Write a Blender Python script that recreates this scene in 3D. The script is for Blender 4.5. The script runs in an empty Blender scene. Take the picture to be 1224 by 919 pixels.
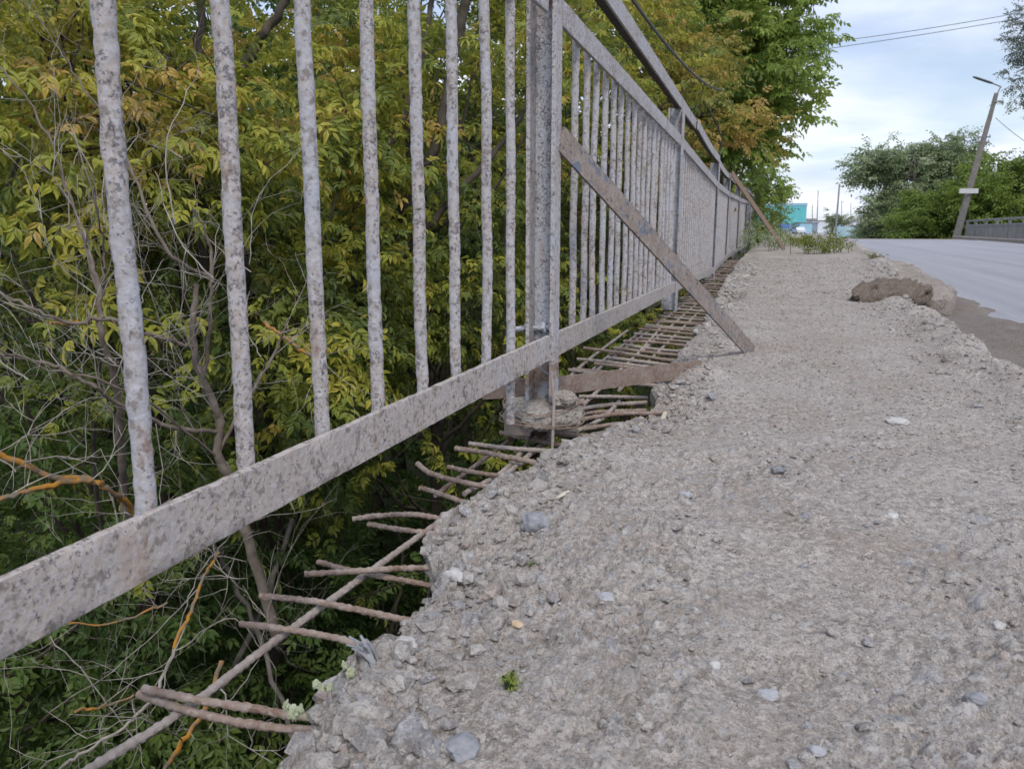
import bpy, math, random
import numpy as np
from mathutils import Vector
random.seed(7); RNG = np.random.default_rng(7)
S = bpy.context.scene
R = math.radians
# ------------------------------------------------------------------ camera, measured from the photograph (1224 x 919)
F = 950.0
PITCH = math.atan(187.5 / F); YAW = math.atan(336 / F * math.cos(PITCH)); CAMZ = 0.40
cam = bpy.data.cameras.new('camera'); camo = bpy.data.objects.new('camera', cam); S.collection.objects.link(camo)
camo.location = (0, 0, CAMZ); camo.rotation_euler = (math.pi/2 - PITCH, 0, YAW)
cam.sensor_width = 36; cam.lens = 36 * F / 1224; cam.clip_start = 0.02; cam.clip_end = 3000
cam.dof.use_dof = True; cam.dof.focus_distance = 1.25; cam.dof.aperture_fstop = 17
S.camera = camo
# ------------------------------------------------------------------ light
SUN_EL, SUN_AZ = R(52), R(150)          # azimuth measured clockwise from +Y (sun behind and right of the camera)
w = bpy.data.worlds.new('World'); S.world = w; w.use_nodes = True
nt = w.node_tree; nt.nodes.clear()
def wn(t, **k):
    n = nt.nodes.new(t)
    for a, b in k.items(): setattr(n, a, b)
    return n
sky = wn('ShaderNodeTexSky', sky_type='NISHITA', sun_disc=False, sun_elevation=SUN_EL, sun_rotation=SUN_AZ)
bgA = wn('ShaderNodeBackground'); bgA.inputs[1].default_value = 0.11
bgB = wn('ShaderNodeBackground'); bgB.inputs[1].default_value = 1.08
tc = wn('ShaderNodeTexCoord'); sep = wn('ShaderNodeSeparateXYZ'); nt.links.new(tc.outputs['Generated'], sep.inputs[0])
ad = wn('ShaderNodeMath', operation='ADD'); nt.links.new(sep.outputs[2], ad.inputs[0]); ad.inputs[1].default_value = 0.22
mxm = wn('ShaderNodeMath', operation='MAXIMUM'); nt.links.new(ad.outputs[0], mxm.inputs[0]); mxm.inputs[1].default_value = 0.12
dv = wn('ShaderNodeVectorMath', operation='DIVIDE'); cmb = wn('ShaderNodeCombineXYZ')
for i in range(3): nt.links.new(mxm.outputs[0], cmb.inputs[i])
nt.links.new(tc.outputs['Generated'], dv.inputs[0]); nt.links.new(cmb.outputs[0], dv.inputs[1])
mp = wn('ShaderNodeMapping'); mp.inputs['Location'].default_value = (3.1, 1.4, 0); mp.inputs['Scale'].default_value = (0.75, 1.0, 0.35); mp.inputs['Rotation'].default_value = (0, 0, R(-18))
nt.links.new(dv.outputs[0], mp.inputs[0])
n1 = wn('ShaderNodeTexNoise'); n1.inputs['Scale'].default_value = 1.5; n1.inputs['Detail'].default_value = 7; n1.inputs['Roughness'].default_value = .5; n1.inputs['Distortion'].default_value = .35
nt.links.new(mp.outputs[0], n1.inputs['Vector'])
r1 = wn('ShaderNodeValToRGB'); nt.links.new(n1.outputs[0], r1.inputs[0])
r1.color_ramp.elements[0].position = .36; r1.color_ramp.elements[0].color = (.34, .34, .34, 1)
r1.color_ramp.elements[1].position = .60; r1.color_ramp.elements[1].color = (1, 1, 1, 1)
n2 = wn('ShaderNodeTexNoise'); n2.inputs['Scale'].default_value = 2.6; n2.inputs['Detail'].default_value = 6
nt.links.new(mp.outputs[0], n2.inputs['Vector'])
r2 = wn('ShaderNodeValToRGB'); nt.links.new(n2.outputs[0], r2.inputs[0])
r2.color_ramp.elements[0].position = .35; r2.color_ramp.elements[0].color = (.54, .62, .83, 1)
r2.color_ramp.elements[1].position = .66; r2.color_ramp.elements[1].color = (.86, .88, .95, 1)
nt.links.new(r2.outputs[0], bgB.inputs[0]); nt.links.new(sky.outputs[0], bgA.inputs[0])
mixs = wn('ShaderNodeMixShader'); wo = wn('ShaderNodeOutputWorld')
nt.links.new(r1.outputs[0], mixs.inputs[0]); nt.links.new(bgA.outputs[0], mixs.inputs[1]); nt.links.new(bgB.outputs[0], mixs.inputs[2]); nt.links.new(mixs.outputs[0], wo.inputs[0])
sl = bpy.data.lights.new('sun', 'SUN'); sl.energy = 1.5; sl.angle = R(14); sl.color = (1, .95, .88)
so = bpy.data.objects.new('sun', sl); S.collection.objects.link(so)
sd = Vector((math.sin(SUN_AZ)*math.cos(SUN_EL), math.cos(SUN_AZ)*math.cos(SUN_EL), math.sin(SUN_EL)))
so.rotation_euler = sd.to_track_quat('Z', 'Y').to_euler()
S.view_settings.view_transform = 'Standard'; S.view_settings.look = 'None'; S.view_settings.gamma = 1; S.view_settings.exposure = 0.36
# ------------------------------------------------------------------ measuring helpers
cf = np.array([-math.sin(YAW)*math.cos(PITCH), math.cos(YAW)*math.cos(PITCH), -math.sin(PITCH)])
cr = np.array([math.cos(YAW), math.sin(YAW), 0.]); cu = np.cross(cr, cf); CAM = np.array([0, 0, CAMZ])
def ray(x, y): return cf + cr*(x-612)/F - cu*(y-459.5)/F
def onz(x, y, z=0.):
    d = ray(x, y); return CAM + d*(z-CAMZ)/d[2]
def atd(x, y, d): return CAM + ray(x, y)*d
def interp(v, t): return np.interp(v, [a for a, b in t], [b for a, b in t])
GZ = [(-5, 0), (4.5, 0), (7, .045), (10, .10), (14, .13), (40, .13)]
def gz(Y): return interp(Y, GZ)
def ong(x, y):
    z = 0.
    for _ in range(12):
        q = onz(x, y, z); z = float(gz(q[1]))
    return onz(x, y, z)
# ------------------------------------------------------------------ numpy noise
def h_(ix, iy, iz, s=0):
    n = (ix.astype(np.int64)*374761393 + iy.astype(np.int64)*668265263 + iz.astype(np.int64)*1103515245 + s*144269504) & 0x7fffffff
    n = ((n ^ (n >> 13))*1274126177) & 0x7fffffff
    n = ((n ^ (n >> 15))*2246822519) & 0x7fffffff
    return ((n ^ (n >> 16)) & 0xffffff)/float(0xffffff)
def vnoise(x, y, z, s=0):
    ix, iy, iz = np.floor(x), np.floor(y), np.floor(z); fx, fy, fz = x-ix, y-iy, z-iz
    fx = fx*fx*(3-2*fx); fy = fy*fy*(3-2*fy); fz = fz*fz*(3-2*fz); o = 0
    for a in (0, 1):
        for b in (0, 1):
            for c in (0, 1):
                o = o + h_(ix+a, iy+b, iz+c, s)*(fx if a else 1-fx)*(fy if b else 1-fy)*(fz if c else 1-fz)
    return o*2-1
def fbm(x, y, z, o=4, s=0, g=.5):
    r = 0; a = 1
    for i in range(o):
        r = r + a*vnoise(x, y, z, s+i*17); x, y, z = x*2.03, y*2.03, z*2.03; a *= g
    return r
def pebbles2d(x, y, s, prob, dens=1.0):
    """rounded stones set in a plane: returns height (in cell units) and id"""
    ix, iy = np.floor(x), np.floor(y); H = np.zeros_like(x); I = np.zeros_like(x); zz = np.zeros_like(x)
    for a in (-1, 0, 1):
        for b in (-1, 0, 1):
            cx, cy = ix+a, iy+b
            px = cx+.15+.7*h_(cx, cy, zz, s); py = cy+.15+.7*h_(cx, cy, zz, s+1); on = h_(cx, cy, zz, s+2) < prob*dens
            rr = .22+.33*h_(cx, cy, zz, s+3); an = 3.14*h_(cx, cy, zz, s+4); st = .65+.35*h_(cx, cy, zz, s+5)
            dx, dy = x-px, y-py; u = dx*np.cos(an)+dy*np.sin(an); v = (-dx*np.sin(an)+dy*np.cos(an))/st
            q = 1-(np.abs(u/rr)**2.4+np.abs(v/rr)**2.4)
            hh = np.where(on & (q > 0), np.sqrt(np.maximum(q, 0))*rr*(.55+.6*h_(cx, cy, zz, s+6)), 0)
            I = np.where(hh > H, h_(cx, cy, zz, s+7), I); H = np.maximum(H, hh)
    return H, I
# ------------------------------------------------------------------ object helpers
COL = S.collection
def meta(o, label=None, cat=None, group=None, kind=None):
    if label: o['label'] = label
    if cat: o['category'] = cat
    if group: o['group'] = group
    if kind: o['kind'] = kind
    return o
def empty(name, loc, label, cat, group=None):
    o = bpy.data.objects.new(name, None); COL.objects.link(o); o.location = tuple(float(a) for a in loc); o.empty_display_size = .1
    return meta(o, label, cat, group)
def wloc(o):
    v = Vector(o.location)
    while o.parent: o = o.parent; v = v + o.location
    return v
class MB:
    def __init__(s): s.v = []; s.f = []; s.n = 0; s.mi = []; s.tone = []
    def add(s, v, f, mi=0, tone=0.):
        v = np.asarray(v, float); s.v.append(v)
        for q in f: s.f.append(tuple(int(i)+s.n for i in q)); s.mi.append(mi)
        s.tone.append(np.full(len(v), tone) if np.isscalar(tone) else tone); s.n += len(v)
    def build(s, name, mats, parent=None, smooth=True, base=None):
        V = np.concatenate(s.v); me = bpy.data.meshes.new(name)
        if base is None:
            c = V.mean(0)
            if parent is None: c[2] = V[:, 2].min()
        else: c = np.asarray(base, float)
        me.from_pydata((V-c).tolist(), [], s.f)
        if not isinstance(mats, (list, tuple)): mats = [mats]
        for m in mats: me.materials.append(m)
        if len(mats) > 1: me.polygons.foreach_set('material_index', s.mi)
        me.polygons.foreach_set('use_smooth', [smooth]*len(s.f))
        t = np.concatenate(s.tone)
        if np.any(t): at = me.attributes.new('tone', 'FLOAT', 'POINT'); at.data.foreach_set('value', t.astype(np.float32))
        me.update()
        if smooth: me.set_sharp_from_angle(angle=R(42))
        o = bpy.data.objects.new(name, me); COL.objects.link(o)
        if parent: o.parent = parent; o.location = Vector(c)-wloc(parent)
        else: o.location = c
        return o
def fastmesh(name, V, Q, mats, tone=None, mi=None, smooth=True, base=(0, 0, 0), extra=None):
    """Q: (n,k) array of faces with k corners each"""
    me = bpy.data.meshes.new(name); n, k = Q.shape; b = np.asarray(base, float)
    me.vertices.add(len(V)); me.vertices.foreach_set('co', (V-b).astype(np.float32).ravel())
    me.loops.add(n*k); me.loops.foreach_set('vertex_index', Q.astype(np.int32).ravel())
    me.polygons.add(n); me.polygons.foreach_set('loop_start', np.arange(0, n*k, k, dtype=np.int32))
    me.polygons.foreach_set('loop_total', np.full(n, k, np.int32))
    for m in mats: me.materials.append(m)
    if mi is not None: me.polygons.foreach_set('material_index', mi.astype(np.int32))
    me.polygons.foreach_set('use_smooth', np.full(n, smooth))
    if tone is not None: at = me.attributes.new('tone', 'FLOAT', 'POINT'); at.data.foreach_set('value', tone.astype(np.float32))
    for nm, ar in (extra or {}).items(): at = me.attributes.new(nm, 'FLOAT', 'POINT'); at.data.foreach_set('value', ar.astype(np.float32))
    me.update(calc_edges=True); me.validate()
    return me
def link(name, me, parent=None, loc=(0, 0, 0)):
    o = bpy.data.objects.new(name, me); COL.objects.link(o); o.location = loc
    if parent: o.parent = parent; o.location = Vector(loc)-wloc(parent)
    return o
def circ(r, n=10): return [(r*math.cos(2*math.pi*i/n), r*math.sin(2*math.pi*i/n)) for i in range(n)]
def rrect(w_, h, c=.0015):
    a, b = w_/2, h/2
    return [(-a+c, -b), (a-c, -b), (a, -b+c), (a, b-c), (a-c, b), (-a+c, b), (-a, b-c), (-a, -b+c)]
def sweep(mb, prof, path, up=(0, 0, 1), scale=None, noise=0., nf=60., mi=0, tone=0., rib=0., ribp=.008):
    P_ = np.asarray(path, float); n = len(P_); T = np.gradient(P_, axis=0); T /= np.linalg.norm(T, axis=1)[:, None]+1e-12
    up = np.asarray(up, float)
    if np.max(np.abs(T@up))/np.linalg.norm(up) > .97: up = np.array([.31, .95, 0.]) if abs(up[2]) > .5 else np.array([.2, .1, 1.])
    s_ = np.cross(T, up); bad = np.linalg.norm(s_, axis=1) < 1e-3
    s_[bad] = np.cross(T[bad], (0.31, .95, 0)); s_ /= np.linalg.norm(s_, axis=1)[:, None]; u_ = np.cross(s_, T)
    pr = np.asarray(prof, float); m = len(pr); sc = np.ones(n) if scale is None else np.asarray(scale, float)
    if rib:
        L = np.concatenate([[0], np.cumsum(np.linalg.norm(np.diff(P_, axis=0), axis=1))]); sc = sc*(1+rib*np.sin(L*2*math.pi/ribp))
    V = P_[:, None, :]+(s_[:, None, :]*pr[None, :, 0:1]+u_[:, None, :]*pr[None, :, 1:2])*sc[:, None, None]
    if noise:
        q = V.reshape(-1, 3); d = V-P_[:, None, :]; L = np.linalg.norm(d, axis=2, keepdims=True)+1e-9
        nn = fbm(q[:, 0]*nf, q[:, 1]*nf, q[:, 2]*nf, 3, 5).reshape(n, m, 1); V = V+d/L*nn*noise
    f = [(i*m+j, i*m+(j+1) % m, (i+1)*m+(j+1) % m, (i+1)*m+j) for i in range(n-1) for j in range(m)]
    f += [tuple(range(m))[::-1], tuple((n-1)*m+j for j in range(m))]
    mb.add(V.reshape(-1, 3), f, mi, tone)
def seg(a, b, n=2):
    a, b = np.asarray(a, float), np.asarray(b, float); return a+(b-a)*np.linspace(0, 1, n)[:, None]
def smoothpath(pts, k=6, jit=0.):
    p = np.asarray(pts, float); n = len(p); t = np.arange(n); tt = np.linspace(0, n-1, (n-1)*k+1); o = []
    pm = np.vstack([2*p[0]-p[1], p, 2*p[-1]-p[-2]])
    for x in tt:
        i = min(int(x), n-2); f = x-i; a, b, c, d = pm[i], pm[i+1], pm[i+2], pm[i+3]
        o.append(.5*((2*b)+(-a+c)*f+(2*a-5*b+4*c-d)*f*f+(-a+3*b-3*c+d)*f**3))
    o = np.array(o)
    if jit: o[1:-1] += RNG.normal(0, jit, o[1:-1].shape)
    return o
def box(mb, c, size, rz=0., mi=0, tone=0., bev=0.):
    x, y, z = [a/2 for a in size]; cs, sn = math.cos(rz), math.sin(rz); b = min(bev, x*.9, y*.9, z*.9) if bev else 0
    vs = []; f = []
    if not b:
        for sx in (-1, 1):
            for sy in (-1, 1):
                for sz in (-1, 1): vs.append((sx*x, sy*y, sz*z))
        f = [(0, 1, 3, 2), (4, 6, 7, 5), (0, 4, 5, 1), (2, 3, 7, 6), (0, 2, 6, 4), (1, 5, 7, 3)]
    else:
        rings = [(-z, b), (-z+b, 0), (z-b, 0), (z, b)]
        for zz, i in rings:
            a_, b_ = x-i, y-i; k = b if i == 0 else b*.3
            vs += [(-a_+k, -b_, zz), (a_-k, -b_, zz), (a_, -b_+k, zz), (a_, b_-k, zz), (a_-k, b_, zz), (-a_+k, b_, zz), (-a_, b_-k, zz), (-a_, -b_+k, zz)]
        for r in range(3):
            for j in range(8): f.append((r*8+j, r*8+(j+1) % 8, r*8+8+(j+1) % 8, r*8+8+j))
        f += [tuple(range(8))[::-1], tuple(range(24, 32))]
    vs = [(c[0]+cs*a-sn*b2, c[1]+sn*a+cs*b2, c[2]+d) for a, b2, d in vs]
    mb.add(vs, f, mi, tone)
def ico(sub=1):
    t = (1+5**.5)/2
    v = [(-1, t, 0), (1, t, 0), (-1, -t, 0), (1, -t, 0), (0, -1, t), (0, 1, t), (0, -1, -t), (0, 1, -t), (t, 0, -1), (t, 0, 1), (-t, 0, -1), (-t, 0, 1)]
    f = [(0, 11, 5), (0, 5, 1), (0, 1, 7), (0, 7, 10), (0, 10, 11), (1, 5, 9), (5, 11, 4), (11, 10, 2), (10, 7, 6), (7, 1, 8), (3, 9, 4), (3, 4, 2), (3, 2, 6), (3, 6, 8), (3, 8, 9), (4, 9, 5), (2, 4, 11), (6, 2, 10), (8, 6, 7), (9, 8, 1)]
    v = [np.array(a)/np.linalg.norm(a) for a in v]
    for _ in range(sub):
        c = {}; nf = []
        def mid(a, b):
            k = (min(a, b), max(a, b))
            if k not in c: m = v[a]+v[b]; v.append(m/np.linalg.norm(m)); c[k] = len(v)-1
            return c[k]
        for a, b, d in f:
            x, y, z = mid(a, b), mid(b, d), mid(d, a); nf += [(a, x, z), (b, y, x), (d, z, y), (x, y, z)]
        f = nf
    return np.array(v), np.array(f)
def lump(c, size, seed, sub=3, amp=.28, fr=1.4, flat=.0):
    v, f = ico(sub); n = fbm(v[:, 0]*fr+seed*3.1, v[:, 1]*fr+seed, v[:, 2]*fr, 3, seed); v = v*(1+amp*n)[:, None]
    v = np.sign(v)*np.abs(v)**(1-flat)
    rz = seed*1.3; m = np.array([[math.cos(rz), -math.sin(rz), 0], [math.sin(rz), math.cos(rz), 0], [0, 0, 1]])
    return (v*np.array(size)/2)@m.T+np.asarray(c), f
# ------------------------------------------------------------------ materials
class Mat:
    def __init__(s, name, rough=.85, spec=.3):
        s.m = bpy.data.materials.new(name); s.m.use_nodes = True; s.t = s.m.node_tree; s.b = s.t.nodes['Principled BSDF']
        s.b.inputs['Roughness'].default_value = rough; s.b.inputs['Specular IOR Level'].default_value = spec
        s.pos = s.n('ShaderNodeNewGeometry').outputs['Position']
    def n(s, t, **k):
        x = s.t.nodes.new(t)
        for a, b in k.items(): setattr(x, a, b)
        return x
    def l(s, a, b): s.t.links.new(a, b)
    def noise(s, sc, det=4, rough=.55, vec=None, scale3=None, dist=0):
        n = s.n('ShaderNodeTexNoise'); n.inputs['Scale'].default_value = sc; n.inputs['Detail'].default_value = det; n.inputs['Roughness'].default_value = rough; n.inputs['Distortion'].default_value = dist
        v = vec or s.pos
        if scale3:
            mp = s.n('ShaderNodeMapping'); mp.inputs['Scale'].default_value = scale3; s.l(v, mp.inputs[0]); v = mp.outputs[0]
        s.l(v, n.inputs['Vector']); return n.outputs[0]
    def vor(s, sc, out='Distance', feature='F1'):
        n = s.n('ShaderNodeTexVoronoi', feature=feature); n.inputs['Scale'].default_value = sc; s.l(s.pos, n.inputs['Vector']); return n.outputs[out]
    def ramp(s, x, stops, mode='LINEAR'):
        r = s.n('ShaderNodeValToRGB'); r.color_ramp.interpolation = mode; s.l(x, r.inputs[0]); e = r.color_ramp.elements
        while len(e) < len(stops): e.new(.5)
        for i, (p, c) in enumerate(stops):
            e[i].position = p; e[i].color = (c, c, c, 1) if not isinstance(c, tuple) else (*c, 1)
        return r.outputs[0]
    def mix(s, f, a, b, mode='MIX'):
        m = s.n('ShaderNodeMix', data_type='RGBA', blend_type=mode)
        for i, v in ((0, f), (6, a), (7, b)):
            if isinstance(v, (int, float)): m.inputs[i].default_value = v
            elif isinstance(v, tuple): m.inputs[i].default_value = (*v, 1)
            else: s.l(v, m.inputs[i])
        return m.outputs[2]
    def math(s, op, a, b=0.):
        m = s.n('ShaderNodeMath', operation=op)
        for i, v in ((0, a), (1, b)):
            if isinstance(v, (int, float)): m.inputs[i].default_value = v
            else: s.l(v, m.inputs[i])
        return m.outputs[0]
    def attr(s, name): return s.n('ShaderNodeAttribute', attribute_name=name).outputs['Fac']
    def color(s, c):
        if isinstance(c, tuple): s.b.inputs['Base Color'].default_value = (*c, 1)
        else: s.l(c, s.b.inputs['Base Color'])
        return s
    def bump(s, h, st=.5, d=.002, prev=None):
        b = s.n('ShaderNodeBump'); b.inputs['Strength'].default_value = st; b.inputs['Distance'].default_value = d; s.l(h, b.inputs['Height'])
        if prev: s.l(prev, b.inputs['Normal'])
        s.l(b.outputs[0], s.b.inputs['Normal']); return b.outputs[0]
def paint(name, base, dust, dustamt, chip, chipamt):
    m = Mat(name, .62, .35)
    big = m.noise(9, 5, .6); fine = m.noise(170, 5, .7); mid = m.noise(55, 5, .65)
    c = m.mix(m.ramp(big, [(.5-dustamt*.4, 0.), (.78-dustamt*.4, 1.)]), base, dust)
    c = m.mix(m.ramp(fine, [(.42, 0.), (.62, .55)]), c, tuple(min(1, a*1.35) for a in base))
    c = m.mix(m.ramp(m.noise(95, 4, .65), [(.38, .9), (.47, 0.)]), c, tuple(a*.55 for a in dust))
    ch = m.math('ADD', m.math('ADD', m.math('MULTIPLY', mid, .35), m.math('MULTIPLY', m.noise(230, 4, .75), .80)), m.math('MULTIPLY', big, .35))
    mask = m.ramp(ch, [(.915-chipamt*.2, 0.), (.95-chipamt*.2, .62)])
    c = m.mix(mask, c, chip)
    c = m.mix(m.ramp(m.noise(24, 4, .6, scale3=(1, 1, .35)), [(.60, 0.), (.72, .55)]), c, (.34, .20, .13))
    m.color(c)
    h = m.math('SUBTRACT', m.math('MULTIPLY', fine, .8), mask); b1 = m.bump(h, .9, .0016)
    m.bump(m.vor(120), .5, .0012, b1)
    return m.m
M_paint = paint('grey_painted_steel', (.385, .40, .445), (.40, .35, .32), .58, (.075, .08, .12), .42)
M_paintpost = paint('blue_grey_painted_steel', (.42, .45, .50), (.41, .38, .37), .25, (.08, .09, .14), .52)
M_paintrail = paint('dusty_painted_steel', (.38, .37, .39), (.41, .355, .31), .75, (.10, .105, .15), .38)
def rusty(name, a, b, c, paintc=None, pa=0.):
    m = Mat(name, .9, .2)
    x = m.mix(m.ramp(m.noise(28, 6, .65), [(.36, 0.), (.62, 1.)]), a, b)
    x = m.mix(m.ramp(m.noise(140, 4, .6), [(.5, 0.), (.66, .7)]), x, c)
    if paintc:
        k = m.ramp(m.noise(26, 6, .72, dist=.6), [(.56-pa*.2, 0.), (.60-pa*.2, 1.)])
        x = m.mix(k, x, paintc)
        k2 = m.ramp(m.noise(60, 5, .7), [(.58, 0.), (.62, .8)]); x = m.mix(k2, x, (.06, .07, .10))
    m.color(x); b1 = m.bump(m.noise(260, 5, .7), .8, .0012); m.bump(m.noise(60, 4), .5, .002, b1)
    return m.m
M_rebar = rusty('rusty_rebar', (.20, .135, .105), (.30, .24, .20), (.38, .33, .30))
M_rebarpale = rusty('dusty_rebar', (.27, .22, .19), (.36, .31, .28), (.42, .38, .35))
M_rustbar = rusty('rusty_flat_bar', (.19, .13, .105), (.27, .215, .18), (.33, .28, .25))
M_rustfoot = rusty('rusty_post_foot', (.22, .15, .11), (.32, .25, .21), (.38, .33, .30), (.36, .37, .40), .25)
M_brace = rusty('rusty_brace', (.22, .175, .145), (.30, .255, .225), (.36, .32, .29), (.16, .18, .22), .07)
M_rustbrown = rusty('brown_rust', (.20, .14, .10), (.27, .19, .145), (.31, .24, .20))
M_darkflange = rusty('dark_flange_steel', (.05, .045, .045), (.09, .08, .075), (.14, .12, .11))  # darker steel tone for the flange below the hand rail
def concrete(name, tint=(1, 1, 1)):
    m = Mat(name, .93, .25); t = lambda c: tuple(a*b for a, b in zip(c, tint))
    mort = m.mix(m.ramp(m.noise(5.5, 6, .6), [(.35, 0.), (.65, 1.)]), t((.50, .46, .43)), t((.375, .325, .29)))
    mort = m.mix(m.ramp(m.noise(420, 4, .75), [(.40, .75), (.56, 0.)]), mort, t((.14, .125, .115)))
    mort = m.mix(m.ramp(m.noise(190, 4, .7), [(.50, 0.), (.64, .8)]), mort, t((.50, .475, .455)))
    mort = m.mix(m.ramp(m.noise(38, 5, .65), [(.57, 0.), (.70, .45)]), mort, t((.20, .18, .165)))
    tone = m.attr('tone')
    peb = m.ramp(tone, [(0., (.30, .29, .28)), (.14, (.42, .40, .385)), (.3, (.27, .27, .29)), (.45, (.50, .49, .475)), (.6, (.36, .345, .33)), (.74, (.31, .34, .40)), (.86, (.56, .54, .52)), (.93, (.37, .29, .25)), (.97, (.62, .61, .62))], 'CONSTANT')
    peb = m.mix(m.ramp(m.noise(300, 4, .65), [(.40, 0.), (.7, .6)]), peb, t((.38, .355, .335)))
    isp = m.ramp(m.attr('peb'), [(.02, 0.), (.3, .62)])
    mort = m.mix(m.ramp(m.noise(2.6, 5, .65, dist=.5), [(.50, 0.), (.60, .55)]), mort, t((.30, .255, .22)))
    c = m.mix(isp, mort, peb)
    gr = m.n('ShaderNodeTexVoronoi'); gr.inputs['Scale'].default_value = 170; pw_ = m.n('ShaderNodeMix', data_type='VECTOR'); nz_ = m.n('ShaderNodeTexNoise'); nz_.inputs['Scale'].default_value = 210; nz_.inputs['Detail'].default_value = 3; m.l(m.pos, nz_.inputs['Vector']); pw_.inputs[0].default_value = .012; m.l(m.pos, pw_.inputs[4]); m.l(nz_.outputs['Color'], pw_.inputs[5]); m.l(pw_.outputs[1], gr.inputs['Vector'])
    patch = m.ramp(m.noise(7, 5, .65), [(.40, .35), (.60, 1.)])
    c = m.mix(m.math('MULTIPLY', patch, m.ramp(gr.outputs['Color'], [(.25, .55), (.36, 0.)])), c, t((.17, .153, .14)))
    c = m.mix(m.math('MULTIPLY', patch, m.ramp(gr.outputs['Color'], [(.60, 0.), (.72, .55)])), c, t((.56, .53, .50)))
    c = m.mix(m.ramp(m.noise(75, 5, .7), [(.37, .45), (.47, 0.)]), c, t((.19, .17, .15)))
    m.color(c); b1 = m.bump(m.noise(520, 5, .75), .85, .0014); b2 = m.bump(m.vor(330), .5, .0012, b1); b3 = m.bump(m.noise(120, 5, .7), .8, .004, b2); m.bump(m.noise(45, 5, .7), .8, .010, b3)
    return m.m
M_conc = concrete('crumbling_concrete', (1.08, 1.065, 1.04))
M_gutter = concrete('gritty_gutter_dirt', (.56, .53, .50))
M_kerb = concrete('kerb_concrete', (.88, .86, .82))
def simple(name, a, b, sc=20, rough=.85, spec=.25, bumpd=.003, bs=80):
    m = Mat(name, rough, spec); m.color(m.mix(m.ramp(m.noise(sc, 5, .6), [(.35, 0.), (.65, 1.)]), a, b)); m.bump(m.noise(bs, 5, .65), .6, bumpd); return m.m
M_stone = simple('grey_stone', (.22, .23, .25), (.32, .32, .335), 120, .7, .35, .001, 500)
M_stonew = simple('white_stone', (.42, .41, .40), (.56, .55, .53), 90, .75, .3, .001, 500)
M_stoneb = simple('pale_blue_stone', (.32, .325, .345), (.43, .43, .445), 90, .7, .3, .001, 500)
M_stoned = simple('dark_stone', (.17, .17, .18), (.26, .26, .27), 150, .75, .3, .001, 500)
M_stoneo = simple('orange_stone', (.50, .35, .20), (.56, .46, .36), 150, .75, .3, .001, 500)
M_cream = simple('cream_splinter', (.52, .47, .36), (.62, .58, .47), 60, .7, .3, .001, 300)
M_lichen = simple('yellow_green_scrap', (.34, .37, .22), (.42, .46, .33), 90, .8, .2, .002, 200)
M_bark = simple('dark_bark', (.045, .038, .030), (.10, .085, .065), 14, .95, .15, .01, 40)
M_barkgrey = simple('grey_bark', (.13, .115, .10), (.23, .21, .185), 16, .95, .15, .008, 60)
M_twig = simple('dry_grey_twig', (.20, .175, .15), (.40, .365, .32), 30, .9, .2, .001, 300)
M_stem = simple('brown_dry_stem', (.12, .095, .075), (.22, .185, .155), 25, .92, .2, .002, 200)
def m_orange():
    m = Mat('orange_lichen_bark', .95, .1)
    m.color(m.mix(m.ramp(m.noise(22, 5, .7), [(.42, 0.), (.58, 1.)]), (.42, .20, .035), (.19, .16, .12))); m.bump(m.noise(200, 4), .7, .002); return m.m
M_orange = m_orange()
M_wood = simple('weathered_board', (.20, .165, .14), (.31, .265, .23), 25, .9, .2, .002, 120)
M_sand = simple('dusty_sand', (.15, .135, .12), (.23, .205, .185), 5, .97, .1, .008, 160)
M_earth = simple('dark_soil', (.030, .027, .020), (.06, .052, .038), 1.2, 1, .05, .03, 6)
def m_asphalt():
    m = Mat('worn_asphalt', .55, .5)
    c = m.mix(m.ramp(m.noise(.6, 5, .65, scale3=(4.5, .10, 1)), [(.36, 0.), (.64, 1.)]), (.30, .295, .32), (.40, .395, .43))
    c = m.mix(m.ramp(m.noise(120, 5, .8), [(.4, .6), (.55, 0.)]), c, (.16, .16, .17)); c = m.mix(m.ramp(m.noise(1.1, 4, .6, scale3=(1, .5, 1)), [(.60, 0.), (.64, .35)]), c, (.20, .195, .20)); m.color(c); m.bump(m.noise(120, 5, .8), .8, .006); return m.m
M_asph = m_asphalt()
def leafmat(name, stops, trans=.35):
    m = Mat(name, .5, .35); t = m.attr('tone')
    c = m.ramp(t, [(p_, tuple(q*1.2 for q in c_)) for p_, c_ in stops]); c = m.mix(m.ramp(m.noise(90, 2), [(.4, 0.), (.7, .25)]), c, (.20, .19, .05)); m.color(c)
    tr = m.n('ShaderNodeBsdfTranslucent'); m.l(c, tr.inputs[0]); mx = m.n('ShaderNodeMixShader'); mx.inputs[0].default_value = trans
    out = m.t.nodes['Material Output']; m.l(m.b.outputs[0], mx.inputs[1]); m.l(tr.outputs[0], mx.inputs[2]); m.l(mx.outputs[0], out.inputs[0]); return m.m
LS = [(0., (.035, .062, .020)), (.3, (.080, .12, .030)), (.52, (.18, .22, .042)), (.72, (.32, .33, .045)), (.93, (.44, .38, .07)), (1., (.46, .32, .09))]
M_leaf = leafmat('box_elder_leaf', LS)
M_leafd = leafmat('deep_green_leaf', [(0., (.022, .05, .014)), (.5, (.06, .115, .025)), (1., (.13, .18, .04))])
M_leafy = leafmat('autumn_leaf', [(0., (.08, .12, .03)), (.4, (.20, .22, .05)), (.7, (.34, .28, .06)), (1., (.38, .25, .08))])
M_leafg = leafmat('fresh_green_leaf', [(0., (.10, .155, .03)), (.5, (.22, .31, .06)), (1., (.30, .36, .08))], .45)
M_leafs = leafmat('silver_willow_leaf', [(0., (.10, .145, .065)), (.5, (.20, .26, .13)), (1., (.36, .42, .27))], .35)
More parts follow.
